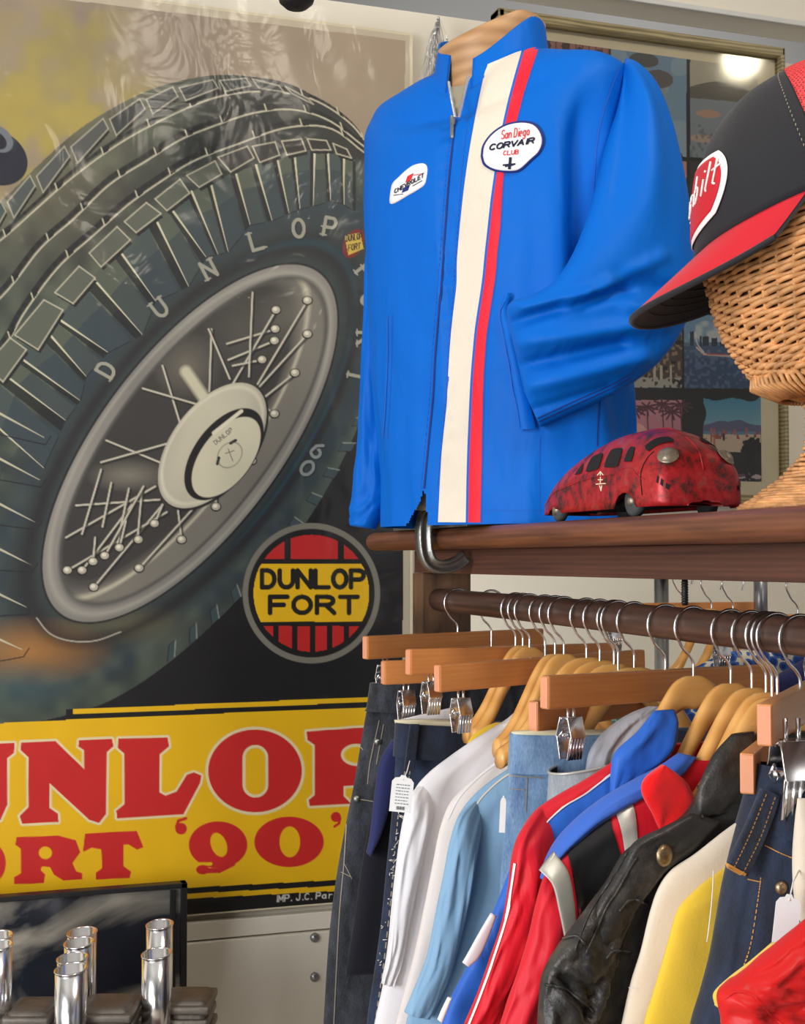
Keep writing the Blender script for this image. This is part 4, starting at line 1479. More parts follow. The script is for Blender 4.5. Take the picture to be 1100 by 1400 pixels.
def mir(pts, cx=RX):
    return [Vector((2 * cx - p.x, p.y, p.z)) for p in pts]


def garment(name, cat, label, y, left, mat, th, right=None, disp=None, nrow=56, nseg=56, body='body', exp=0.8, cx=RX, group=None):
    L = P3(left, y)
    R = P3(right, y) if right is not None else mir(L, cx)
    c = (L[0] + R[0]) / 2
    o = empty(name, (c.x, y, min(L[-1].z, R[-1].z)), label, cat, group)
    t = th if isinstance(th, list) else [th * 0.35, th * 0.8] + [th] * 3
    v, f = loft(L, R, t, nrow, nseg, disp, exp=exp, nrm=(0, -1, 0))
    b = mesh_obj(body, v, f, mat, o)
    return o, b


def pad(parent, name, mat, L, R, y, th, nrow=24, nseg=28, disp=None, exp=0.8, nrm=(0, -1, 0), label=None, cap=True):
    if name == 'sleeve':
        nrow, nseg = 60, 44
        th = [t * 0.72 for t in th]
        L = [(q[0], q[1], y + (0.024, 0.008)[i] if i < 2 else y + 0.004) for i, q in enumerate(L)]
        R = [(q[0], q[1], y + (0.030, 0.016)[i] if i < 2 else y + 0.008) for i, q in enumerate(R)]
    v, f = loft(P3(L, y), P3(R, y), th if isinstance(th, list) else [th] * len(L), nrow, nseg, disp, exp=exp, nrm=nrm, cap0=cap, cap1=cap)
    return mesh_obj(name, v, f, mat, parent, label=label)


def seam(objs, pts, wpx, mat, parent, name='stitching', off=0.0009, dash=None, n=40, label=None):
    bv = bvh_of(objs)
    c = crom(pts, n)
    mb = MB()
    if dash:
        tot = c
        for i in range(0, n - 1, 2):
            decal_text(bv, [[tuple(c[i]), tuple(c[i + 1])]], wpx, off, mb)
    else:
        A, B = [], []
        for i in range(n):
            d = c[min(i + 1, n - 1)] - c[max(i - 1, 0)]
            d = d / (np.hypot(*d) + 1e-9)
            A.append((c[i][0] - d[1] * wpx / 2, c[i][1] + d[0] * wpx / 2)); B.append((c[i][0] + d[1] * wpx / 2, c[i][1] - d[0] * wpx / 2))
        decal_strip(bv, A, B, n, 1, off, mb)
    if mb.f:
        return mb.build(name, mat, parent, label=label)


def price_tag(label, pts_top, c, w_, h_, y, ang=0.0, string=None, ink=True, rod=None):
    """a swing ticket of card with clipped corners, a punched eyelet, print lines and its string"""
    C = at(c[0], c[1], y)
    o = empty('price_tag', C, label, 'tag')
    W, H = w_ / F * (C - CO).dot(CF), h_ / F * (C - CO).dot(CF)
    R = Matrix.Rotation(math.radians(ang), 3, 'Y') @ Matrix.Rotation(YAW * -1, 3, 'Z')
    out = [(-.5, -.5), (.5, -.5), (.5, .32), (.36, .42), (.16, .44), (.10, .5), (-.10, .5), (-.16, .44), (-.36, .42), (-.5, .32)]
    fr_ = [R @ Vector((a * W, -0.0005, b * H)) + C for a, b in out]
    bk_ = [R @ Vector((a * W, 0.0005, b * H)) + C for a, b in out]
    n = len(out)
    MB().add(fr_ + bk_, [tuple(range(n)), tuple(range(n, 2 * n))[::-1]] + [(i, n + i, n + (i + 1) % n, (i + 1) % n) for i in range(n)]).build('card', M['paper'], o, smooth=False)
    eye = MB().lathe([(0.0001, -.0009), (W * .05, -.0009), (W * .07, 0.0)], R @ Vector((0, 0, .38 * H)) + C, 12, Matrix.Rotation(math.radians(90), 3, 'X'))
    eye.build('eyelet', M['inkgrey'], o)
    if ink:
        mb = MB()
        random.seed(int(c[0]))
        for k in range(7):
            z = (0.24 - k * 0.085) * H
            x = -0.28 * W
            while x < 0.30 * W:
                l = W * random.uniform(0.05, 0.14)
                mb.box(R @ Vector((x + l / 2, -0.0009, z)) + C, (l, 0.0002, H * 0.018), 0, R)
                x += l + W * 0.035
        for k in range(10):
            mb.box(R @ Vector(((-.18 + k * .04) * W, -0.0009, -0.39 * H)) + C, (W * (.012 + .008 * (k % 3)), 0.0002, H * 0.09), 0, R)
        mb.build('print', M['inkgrey'], o, smooth=False)
    if string:
        MB().tube([at(a, b, yy) for a, b, yy in string] + [R @ Vector((0, -.0012, .38 * H)) + C], 0.0006, 6).build('string', M['cord'], o)
    return o


# -- black denim jeans at the far end
yj = yhook(610) - 0.045
o, b = garment('jeans', 'jeans', 'raw black denim jeans clipped at the far end of the rail beside the poster', yj,
    [(507, 938), (503, 960), (494, 1010), (484, 1070), (472, 1130), (462, 1185), (454, 1240), (448, 1300), (442, 1400), (438, 1500), (436, 1620)], M['den_blk'], 0.020, disp=fold(0.004, 5, 1), body='legs')
pad(o, 'waistband', M['den_blk'], [(506, 934), (501, 968), (498, 972)], [(640, 934), (640, 972), (640, 976)], yj, 0.024)
seam([b], [(494, 985), (486, 1050), (476, 1105), (470, 1180), (463, 1260), (456, 1400)], 1.3, M['tan'], o)
seam([b], [(518, 985), (506, 1040), (502, 1072)], 1.1, M['tan'], o)
seam([b], [(524, 990), (514, 1045)], 1.1, M['tan'], o)
seam([b], [(470, 1180), (480, 1200), (478, 1198), (466, 1192)], 1.1, M['tan'], o)
seam([b], [(486, 1092), (500, 1094), (512, 1096)], 1.1, M['tan'], o)
seam([b], [(487, 1014), (496, 1025)], 1.1, M['tan'], o)
bv = bvh_of([b])
for (x, y) in ((488, 1092), (516, 1014)):
    h = hit(bv, x, y, 0.001)
    MB().lathe([(0.0001, .0035), (0.003, .003), (0.0052, .0012), (0.0055, 0)], h, 14, Matrix.Rotation(math.radians(90), 3, 'X')).build('rivet', M['steel'], o)
# -- navy garment
yn = yhook(635) - 0.03
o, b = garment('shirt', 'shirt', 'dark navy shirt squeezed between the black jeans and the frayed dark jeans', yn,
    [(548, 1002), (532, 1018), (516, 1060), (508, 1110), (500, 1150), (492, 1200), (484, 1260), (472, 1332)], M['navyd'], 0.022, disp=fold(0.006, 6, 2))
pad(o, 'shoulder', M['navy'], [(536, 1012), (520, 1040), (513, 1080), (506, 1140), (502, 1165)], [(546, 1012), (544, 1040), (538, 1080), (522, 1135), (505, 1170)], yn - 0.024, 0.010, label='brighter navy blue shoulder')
# -- dark jeans with pale lining and a frayed seam
yk = yhook(655) - 0.04
o, b = garment('jeans', 'jeans', 'dark indigo jeans with cream pocket lining and a frayed pale side seam', yk,
    [(543, 992), (541, 1030), (538, 1080), (534, 1130), (528, 1190), (520, 1270), (510, 1340), (500, 1420), (492, 1620)], M['den_dark'], 0.022, disp=fold(0.005, 5, 3), body='legs')
pad(o, 'waistband', M['den_dk2'], [(541, 988), (539, 1018), (538, 1034)], [(660, 993), (660, 1024), (660, 1040)], yk, 0.026)
pad(o, 'pocket_lining', M['lining'], [(539, 985), (541, 992)], [(662, 985), (662, 1000)], yk + 0.004, 0.020, label='cream cotton lining at the waist')
pad(o, 'belt_loop', M['den_dark'], [(560, 990), (552, 1052)], [(573, 990), (566, 1054)], yk - 0.029, 0.0025, exp=0.4)
for dx in (0, 7):
    seam([b], [(553 + dx, 1055), (546 + dx, 1100), (540 + dx * .8, 1160), (534 + dx * .6, 1230), (524 + dx * .6, 1320), (512, 1400)], 1.6, M['tan'], o, dash=True, n=64)
bv = bvh_of([b])
mb = MB(); random.seed(8)
for k in range(90):
    t = k / 90
    x, y = 548 - 26 * t + random.uniform(-5, 7), 1110 + 210 * t + random.uniform(-4, 4)
    if abs(y - 1183) < 14 or random.random() < .45:
        h = hit(bv, x, y, 0.001)
        if h: mb.tube([h, h + Vector((random.uniform(-.007, .007), -.003, random.uniform(-.004, .004)))], 0.0006, 4)
mb.build('frayed_threads', M['piping'], o)
# -- white trousers and yellow top mostly hidden behind
garment('trousers', 'trousers', 'white trousers whose waistband just shows above the cream-lined dark jeans', yk + 0.035,
    [(546, 984), (543, 1000), (545, 1060), (548, 1150), (548, 1300)], M['wht'], 0.009, right=[(640, 962), (640, 1000), (640, 1060), (640, 1150), (640, 1300)], disp=fold(0.002, 5, 41), body='legs')
garment('shirt', 'shirt', 'yellow shirt peeping out behind the bright white shirt shoulder', 1.655,
    [(676, 988), (662, 994), (650, 1002), (640, 1014), (634, 1032), (632, 1080), (640, 1200), (650, 1400)], M['yellow'], 0.010, disp=fold(0.003, 5, 42))
# -- white shirts
ya = 1.62
o, b = garment('shirt', 'shirt', 'bright white cotton shirt nearest the frayed jeans', ya,
    [(706, 972), (690, 985), (650, 1010), (614, 1035), (585, 1058), (566, 1082), (556, 1120), (546, 1180), (538, 1250), (527, 1330), (512, 1400), (500, 1480), (490, 1600)], M['wht'], 0.022, disp=fold(0.007, 7, 4))
s1 = pad(o, 'sleeve', M['wht'], [(580, 1068), (562, 1086), (553, 1115), (545, 1160), (537, 1230), (530, 1300), (522, 1345)], [(590, 1062), (592, 1090), (590, 1120), (580, 1165), (566, 1230), (552, 1300), (537, 1348)], ya - 0.020, [0.004, 0.014, 0.018, 0.018, 0.016, 0.014, 0.012], disp=fold(0.007, 3, 9, 1.0))
pad(o, 'collar', M['wht2'], [(714, 968), (700, 978), (688, 990)], [(745, 975), (740, 1000), (736, 1018)], ya - 0.012, 0.016, disp=fold(0.002, 4, 6))
yb = 1.565
o, b = garment('shirt', 'shirt', 'warm white cotton shirt directly behind the light blue shirt', yb,
    [(728, 1000), (700, 1022), (668, 1048), (636, 1075), (614, 1100), (601, 1135), (592, 1180), (580, 1240), (565, 1310), (546, 1380), (530, 1450), (515, 1600)], M['wht2'], 0.020, disp=fold(0.007, 7, 5))
seam([b], [(724, 1010), (690, 1036), (655, 1062), (628, 1090), (612, 1120)], 2.2, M['wht'], o, 'yoke_seam')
# -- light blue shirt
yc = 1.475
o, b = garment('shirt', 'shirt', 'light sky blue cotton shirt hanging in front of the white shirts', yc,
    [(728, 1030), (700, 1048), (668, 1070), (644, 1092), (626, 1118), (617, 1150), (608, 1195), (598, 1250), (585, 1310), (568, 1370), (556, 1395), (548, 1460), (540, 1600)], M['lblue'], 0.026, disp=fold(0.008, 7, 7))
pad(o, 'sleeve', M['lblue'], [(650, 1094), (628, 1116), (616, 1150), (607, 1196), (596, 1250), (583, 1310), (562, 1362), (553, 1384)], [(664, 1100), (656, 1140), (648, 1180), (640, 1225), (628, 1280), (614, 1330), (594, 1376), (586, 1392)], yc - 0.028, [0.004, 0.014, 0.018, 0.019, 0.018, 0.016, 0.014, 0.012], disp=fold(0.007, 3, 8, 1.0))
seam([b], [(722, 1046), (690, 1062), (664, 1084), (648, 1104)], 2.0, M['cream'], o, 'neck_binding')
# -- grey mesh thing behind the blue collar
yg = 1.262
o, b = garment('shirt', 'shirt', 'grey gauzy shirt shoulder showing above the blue collar', yg + 0.02,
    [(886, 966), (866, 974), (842, 988), (820, 1008), (806, 1030), (800, 1060)], M['greycloth'], 0.014, right=[(905, 966), (905, 980), (905, 1000), (905, 1020), (905, 1040), (905, 1070)], disp=fold(0.004, 9, 3))
# -- washed blue jeans
ye = 1.315
o, b = garment('jeans', 'jeans', 'washed mid blue denim jeans clipped under the long middle bar', ye,
    [(699, 1006), (697, 1040), (694, 1080), (690, 1130), (684, 1200), (680, 1300), (676, 1400), (672, 1620)], M['den_mid'], 0.020, disp=fold(0.004, 5, 11), body='legs')
pad(o, 'waistband', M['den_mid'], [(698, 1003), (696, 1050), (696, 1056)], [(850, 1002), (850, 1046), (850, 1052)], ye, 0.023)
pad(o, 'pocket_lining', M['lining'], [(700, 1001), (700, 1005)], [(850, 999), (850, 1004)], ye, 0.018)
seam([b], [(693, 1060), (718, 1062), (744, 1064)], 1.4, M['tan'], o)
seam([b], [(720, 1062), (718, 1110)], 1.4, M['tan'], o)
seam([b], [(696, 1078), (716, 1080)], 1.2, M['tan'], o)
price_tag('blank white ticket edge against the washed blue jeans', None, (687, 1113), 8, 50, ye - 0.035, 3, ink=False)
# -- faded jeans with open dark waist
yf = 1.27
zt_ = at(790, 1045, yf)
o = empty('jeans', (zt_.x, yf, 0.7), 'faded grey-blue jeans with a wide open dark waist, in front of the washed blue pair', 'jeans')
mb = MB()
c1, c2 = at(752, 1058, yf), at(860, 1030, yf)
cen = (c1 + c2) / 2
ax = (c2 - c1) / 2
rows = []
vs, fs = [], []
for j, (dz, k) in enumerate(((0.0, 1.0), (-0.016, 1.02), (-0.034, 1.05), (-0.08, 1.1), (-0.14, 1.15), (-0.25, 1.15), (-0.45, 1.15), (-0.75, 1.1))):
    for i in range(40):
        a = 2 * math.pi * i / 40
        vs.append(cen + ax * (math.cos(a) * k) + Vector((0, -0.030 * math.sin(a) * k, dz)) )
for j in range(7):
    for i in range(40):
        l = (i + 1) % 40
        fs.append((j * 40 + i, j * 40 + l, j * 40 + 40 + l, j * 40 + 40 + i))
bb = mesh_obj('legs', vs, fs, M['den_gry'], o)
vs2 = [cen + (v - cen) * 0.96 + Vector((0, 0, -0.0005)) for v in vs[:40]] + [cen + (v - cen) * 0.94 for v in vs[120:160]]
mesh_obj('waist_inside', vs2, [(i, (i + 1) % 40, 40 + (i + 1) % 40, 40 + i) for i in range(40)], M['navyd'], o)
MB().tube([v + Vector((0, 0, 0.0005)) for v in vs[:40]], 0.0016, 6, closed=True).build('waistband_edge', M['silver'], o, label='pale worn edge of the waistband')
# -- blue and white jacket whose sleeve shows low down
yh_ = 1.243
o, b = garment('jacket', 'jacket', 'royal blue jacket with white trim, its sleeve peeping out left of the red sleeves', yh_,
    [(790, 1075), (750, 1100), (715, 1140), (700, 1180), (683, 1225), (662, 1275), (640, 1320), (616, 1365), (604, 1400), (596, 1440), (590, 1600)], M['royal'], 0.018, disp=fold(0.005, 6, 13))
pad(o, 'white_panel', M['wht'], [(671, 1248), (655, 1275), (640, 1302), (632, 1316)], [(678, 1252), (668, 1280), (655, 1308), (640, 1322)], yh_ - 0.019, 0.003, label='white sleeve panel')
pad(o, 'white_trim', M['piping'], [(612, 1364), (604, 1380), (598, 1394)], [(617, 1364), (611, 1380), (604, 1398)], yh_ - 0.019, 0.003, label='white trim at the cuff')
# -- red jacket with white piping and blue chest
yi = 1.196
o, b = garment('jacket', 'jacket', 'crimson zip jacket with white piping, royal blue chest and a blue stand collar', yi,
    [(868, 1020), (840, 1040), (800, 1066), (765, 1086), (733, 1108), (712, 1138), (702, 1172), (697, 1215), (688, 1260), (672, 1310), (655, 1360), (642, 1400), (628, 1450), (610, 1600)], M['rednyl'], 0.026, disp=fold(0.006, 7, 14))
s = pad(o, 'sleeve', M['rednyl'], [(735, 1106), (712, 1138), (701, 1172), (696, 1215), (687, 1260), (671, 1312), (652, 1364), (636, 1404)], [(770, 1120), (752, 1160), (744, 1190), (740, 1225), (730, 1275), (714, 1320), (694, 1360), (676, 1396)], yi - 0.030, [0.004, 0.014, 0.018, 0.018, 0.017, 0.016, 0.016, 0.016], disp=fold(0.007, 3, 15, 1.3))
bv = bvh_of([b])
A = [(868, 1038), (835, 1060), (800, 1085), (765, 1108), (735, 1140), (714, 1180), (712, 1195)]
B = [(890, 1060), (860, 1085), (825, 1110), (790, 1140), (762, 1170), (742, 1200), (728, 1225)]
decal_strip(bv, A, B, 40, 6, 0.0016).build('chest_panel', M['royal'], o, label='royal blue chest panel')
A2 = [(x, y - 2.6) for x, y in A]
decal_strip(bv, A2, A, 40, 2, 0.0024).build('piping', M['piping'], o, label='white piping')
bv = bvh_of([s])
E1 = [(703, 1180), (697, 1222), (689, 1262), (673, 1314), (655, 1364), (640, 1402)]
decal_strip(bv, [(x - 0, y) for x, y in E1], [(x + 2.6, y + 1) for x, y in E1], 40, 1, 0.0012).build('sleeve_piping', M['piping'], o, label='white piping down the sleeve')
c1 = pad(o, 'collar', M['royal'], [(894, 972), (872, 1000), (842, 1028), (836, 1050), (834, 1086)], [(921, 970), (926, 990), (921, 1020), (905, 1040), (870, 1062)], yi - 0.022, [0.004, 0.008, 0.010, 0.009, 0.006], disp=fold(0.004, 4, 16), label='royal blue stand collar')
# -- second jacket: blue yoke, red body with black and silver bands, bright red collar
yl = 1.142
o, b = garment('jacket', 'jacket', 'red jacket with black and silver shoulder bands and a plush bright red collar', yl,
    [(930, 1040), (895, 1072), (850, 1100), (815, 1122), (780, 1148), (757, 1172), (742, 1205), (733, 1240), (724, 1280), (712, 1320), (698, 1360), (686, 1400), (676, 1440), (660, 1600)], M['rednyl'], 0.026, disp=fold(0.005, 7, 17))
yoke = pad(o, 'yoke', M['royal2'], [(930, 1030), (905, 1048), (870, 1066), (835, 1086), (800, 1112), (770, 1142), (750, 1172), (738, 1200)], [(948, 1034), (925, 1062), (885, 1086), (850, 1106), (815, 1128), (785, 1152), (760, 1180), (745, 1205)], yl + 0.002, [0.010] + [0.014] * 5 + [0.010, 0.002], disp=fold(0.003, 5, 18), label='mid blue lining edge')
sl_ = pad(o, 'sleeve', M['rednyl'], [(757, 1172), (742, 1206), (733, 1240), (724, 1280), (712, 1320), (698, 1360), (684, 1404), (672, 1450)], [(790, 1182), (790, 1215), (792, 1250), (786, 1290), (776, 1330), (764, 1370), (752, 1404), (742, 1450)], yl - 0.030, [0.005, 0.014, 0.018, 0.019, 0.019, 0.018, 0.018, 0.018], disp=fold(0.007, 3, 19, 1.3))
bv = bvh_of([b, sl_])
decal_strip(bv, [(833, 1106), (836, 1130), (845, 1160), (853, 1190)], [(768, 1146), (778, 1175), (784, 1210), (790, 1250)], 24, 14, 0.0020).build('black_band', M['blk'], o, label='black shoulder band')
decal_strip(bv, [(862, 1090), (868, 1115), (871, 1150)], [(838, 1102), (848, 1135), (855, 1175)], 18, 5, 0.0022).build('silver_band', M['silver'], o, label='silver grey band beside the collar')
pad(o, 'silver_band', M['silver'], [(737, 1190, yl - .028), (755, 1210, yl - .038), (764, 1245, yl - .0415), (772, 1284, yl - .0425)], [(757, 1164, yl - .022), (776, 1192, yl - .032), (784, 1230, yl - .036), (787, 1264, yl - .036)], yl, 0.0022, exp=0.5, nrow=40, label='silver grey band across the sleeve head')
pad(o, 'collar', M['redknit'], [(905, 1046), (882, 1064), (878, 1085), (893, 1115), (903, 1138)], [(908, 1046), (934, 1066), (948, 1092), (950, 1112), (912, 1142)], yl - 0.030, [0.004, 0.008, 0.010, 0.008, 0.004], disp=fold(0.003, 3, 20), label='plush bright red collar')
bv = bvh_of([sl_])
# -- black leather jacket
ym_ = 1.082
o, b = garment('jacket', 'jacket', 'worn black leather jacket with a metal snap on its collar', ym_,
    [(1010, 1005), (985, 1030), (962, 1060), (950, 1092), (930, 1120), (884, 1146), (852, 1168), (830, 1205), (800, 1245), (772, 1285), (752, 1320), (742, 1350), (738, 1400), (734, 1460), (730, 1600)], M['leather'], 0.026, disp=fold(0.008, 7, 21))
pad(o, 'collar', M['leather'], [(1000, 1004), (978, 1030), (962, 1060), (952, 1090), (952, 1120)], [(1030, 1000), (1034, 1030), (1034, 1060), (1024, 1085), (995, 1110)], ym_ - 0.016, [0.004, 0.009, 0.010, 0.009, 0.006], disp=fold(0.004, 4, 22))
lp = pad(o, 'lapel', M['leather'], [(945, 1112), (905, 1132), (868, 1152), (850, 1185), (818, 1235), (796, 1290), (780, 1330)], [(985, 1122), (950, 1160), (915, 1186), (890, 1215), (868, 1250), (842, 1300), (815, 1350)], ym_ - 0.026, [0.004, 0.008, 0.009, 0.009, 0.008, 0.007, 0.006], disp=fold(0.005, 4, 23))
sl_ = pad(o, 'sleeve', M['leather'], [(828, 1214), (796, 1252), (768, 1290), (748, 1322), (740, 1352), (737, 1400), (733, 1450)], [(868, 1240), (850, 1290), (838, 1330), (822, 1370), (810, 1400), (802, 1440), (798, 1480)], ym_ - 0.034, [0.006, 0.016, 0.020, 0.022, 0.022, 0.022, 0.022], disp=fold(0.010, 4, 24, 5))
bv = bvh_of([lp, b, sl_])
h = hit(bv, 907, 1170, 0.002)
MB().lathe([(0.0001, .0048), (0.004, .0045), (0.0075, .003), (0.0098, .0008), (0.0098, -.001)], h, 24, Matrix.Rotation(math.radians(90), 3, 'X') @ Matrix.Rotation(math.radians(20), 3, 'Y')).build('snap', M['brass'], o, label='dull metal snap fastener')
for pts in ([(858, 1166), (835, 1205), (805, 1250), (785, 1300)], [(870, 1172), (846, 1212), (820, 1258), (800, 1305)], [(746, 1346), (770, 1352), (800, 1372), (812, 1384)], [(885, 1236), (862, 1230), (846, 1246)], [(862, 1302), (840, 1300), (828, 1310)], [(770, 1284), (788, 1280), (800, 1292)], [(955, 1075), (958, 1100), (960, 1118)]):
    c = crom(pts, 20)
    q = [hit(bv, x, y, 0.0008) for x, y in c]
    q = [v for v in q if v]
    if len(q) > 4: MB().tube(q, 0.0013, 6).build('welted_seam', M['leather'], o)
# -- cream and yellow tops
yq = 1.046
o, b = garment('pullover', 'pullover', 'cream fleece pullover between the leather jacket and the yellow top', yq,
    [(1012, 1120), (985, 1140), (950, 1168), (918, 1190), (900, 1215), (888, 1250), (876, 1300), (862, 1345), (850, 1400), (838, 1460), (830, 1600)], M['cream'], 0.016, disp=fold(0.004, 5, 25), cx=RX + 0.01)
seam([b], [(852, 1342), (860, 1350), (872, 1352)], 1.3, M['wht2'], o)
yr_ = 1.016
o, b = garment('pullover', 'pullover', 'mustard yellow fleece top in front of the cream one', yr_,
    [(1000, 1180), (970, 1200), (945, 1222), (926, 1245), (914, 1285), (904, 1320), (892, 1360), (880, 1400), (872, 1460), (866, 1600)], M['yellow'], 0.016, disp=fold(0.004, 5, 26), cx=RX + 0.01)
# -- indigo jeans, near right
ys_ = 0.972
o = empty('jeans', (0.72, ys_, 0.6), 'deep indigo jeans with orange stitching clipped at the right edge', 'jeans')
vv, ff = loft(P3([(1032, 1062), (1020, 1105), (1005, 1160), (994, 1210), (985, 1260), (976, 1310), (962, 1360), (950, 1400), (940, 1460), (930, 1620)], ys_),
              P3([(1120, 1085), (1130, 1120), (1140, 1165), (1140, 1210), (1140, 1260), (1140, 1310), (1140, 1360), (1140, 1400), (1140, 1460), (1140, 1620)], ys_ - 0.03), [0.022, 0.024, 0.026] + [0.028] * 7, 60, 60, fold(0.006, 6, 27), exp=0.8, nrm=(0, -1, 0), cap0=False)
b = mesh_obj('legs', vv, ff, M['den_dk2'], o)
wv, wf_ = loft(P3([(1036, 1044), (1030, 1062), (1020, 1100), (1012, 1128)], ys_), P3([(1125, 1052), (1128, 1085), (1134, 1125), (1138, 1166)], ys_ - 0.03), [0.024, 0.025, 0.026, 0.027], 20, 60, None, exp=0.8, nrm=(0, -1, 0), cap0=False, cap1=False)
wb_ = mesh_obj('waistband', wv, wf_, M['den_dk2'], o)
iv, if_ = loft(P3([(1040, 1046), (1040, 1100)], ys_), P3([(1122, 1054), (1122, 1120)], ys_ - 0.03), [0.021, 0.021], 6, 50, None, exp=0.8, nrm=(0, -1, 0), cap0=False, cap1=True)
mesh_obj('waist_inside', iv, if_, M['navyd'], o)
lpv = pad(o, 'belt_loop', M['den_dark'], [(1040, 1078, ys_ - .026), (1018, 1130, ys_ - .029), (992, 1184, ys_ - .031)], [(1066, 1088, ys_ - .026), (1046, 1142, ys_ - .029), (1020, 1200, ys_ - .031)], ys_, 0.003, exp=0.35)
for pts, w_ in (([(1046, 1086), (1024, 1140), (1002, 1186)], 1.4), ([(1058, 1090), (1038, 1145), (1014, 1194)], 1.4), ([(1042, 1079), (1064, 1088)], 4.0), ([(993, 1182), (1018, 1196)], 4.0)):
    seam([lpv], pts, w_, M['orange'], o, off=0.0012, dash=w_ < 2, n=36)
for pts in ([(1040, 1200), (1036, 1230), (1026, 1290), (1014, 1330)], [(1046, 1156), (1070, 1168), (1096, 1178)], [(1022, 1202), (1040, 1206)]):
    seam([b, wb_], pts, 1.5, M['orange'], o, dash=True, n=44)
bv = bvh_of([b])
h = hit(bv, 1068, 1214, 0.001)
if h:
    MB().lathe([(0.0001, .003), (0.003, .0028), (0.0055, .001), (0.0055, -.001)], h, 16, Matrix.Rotation(math.radians(90), 3, 'X')).build('rivet', M['brass'], o)
# -- pale garment at the frame's right edge
yt_ = 0.925
o, b = garment('trousers', 'trousers', 'off-white trousers just entering at the right edge above the red sleeve', yt_,
    [(1090, 1092), (1087, 1130), (1085, 1180), (1088, 1230), (1096, 1262), (1104, 1300)], M['cream'], 0.012, right=[(1180, 1092), (1180, 1130), (1180, 1180), (1180, 1230), (1180, 1262), (1180, 1300)], disp=fold(0.003, 4, 28))
# -- red satin sleeve, nearest
yu = 0.86
o, b = garment('jacket', 'jacket', 'red satin jacket sleeve with yellow lining, nearest in the lower right corner', yu,
    [(1112, 1248), (1085, 1276), (1050, 1306), (1020, 1330), (996, 1348), (984, 1362), (985, 1380), (990, 1405), (994, 1440)], M['redsat'], [0.006, 0.016, 0.022, 0.024, 0.024, 0.022, 0.022, 0.022, 0.022], right=[(1190, 1248), (1190, 1276), (1190, 1306), (1190, 1330), (1190, 1350), (1190, 1370), (1190, 1390), (1190, 1410), (1190, 1440)], disp=fold(0.008, 7, 29, 4), body='sleeve', nseg=64)
pad(o, 'lining', M['yellow'], [(1062, 1290), (1030, 1317), (1000, 1340), (980, 1360), (982, 1378)], [(1068, 1294), (1036, 1322), (1006, 1346), (990, 1366), (990, 1380)], yu + 0.006, 0.008, label='yellow lining at the edge')
seam([b], [(990, 1366), (1010, 1356), (1030, 1362), (1050, 1385), (1070, 1402)], 1.4, M['redsat'], o, 'seam', off=0.0012)

price_tag('printed white swing ticket hanging beside the frayed dark jeans', None, (549, 1085), 30, 50, ya - 0.06, 6, string=[(560, 1040, ya - .05), (556, 1055, ya - .055)])
price_tag('blank white ticket hanging on the indigo jeans at the right', None, (1075, 1258), 34, 70, 0.905, 8, string=[(1092, 1190, .92), (1084, 1205, .91)], ink=False)
MB_ = MB().tube([at(x, y, 0.99) for x, y in ((975, 1190), (974, 1215), (972, 1240), (968, 1275), (966, 1288))], 0.0006, 6)
tag(MB_.build('tag_string', M['cord']), 'thin pale string loop hanging down the front of the yellow top', 'string')

# ------------------------------------------------------------------ blue jacket on its form
def cw(X, Z, h):
    """camera-floor coordinates (right, ahead, height over lens) -> world"""
    return Vector((X * math.cos(YAW) + Z * math.sin(YAW), -X * math.sin(YAW) + Z * math.cos(YAW), CAMZ + h))


JC = (0.127, 1.892)
LAT, FWD = (0.788, -0.616), (-0.616, -0.788)


def ringpt(ang, a, b, h, ox=0.0, oz=0.0, ex=1.0):
    """ang 0 = front, 90 = the near shoulder side"""
    s, c = math.sin(math.radians(ang)), math.cos(math.radians(ang))
    s = math.copysign(abs(s) ** ex, s); c = math.copysign(abs(c) ** ex, c)
    return cw(JC[0] + ox + LAT[0] * a * s + FWD[0] * b * c, JC[1] + oz + LAT[1] * a * s + FWD[1] * b * c, h)


def sm(t): t = max(0, min(1, t)); return t * t * (3 - 2 * t)


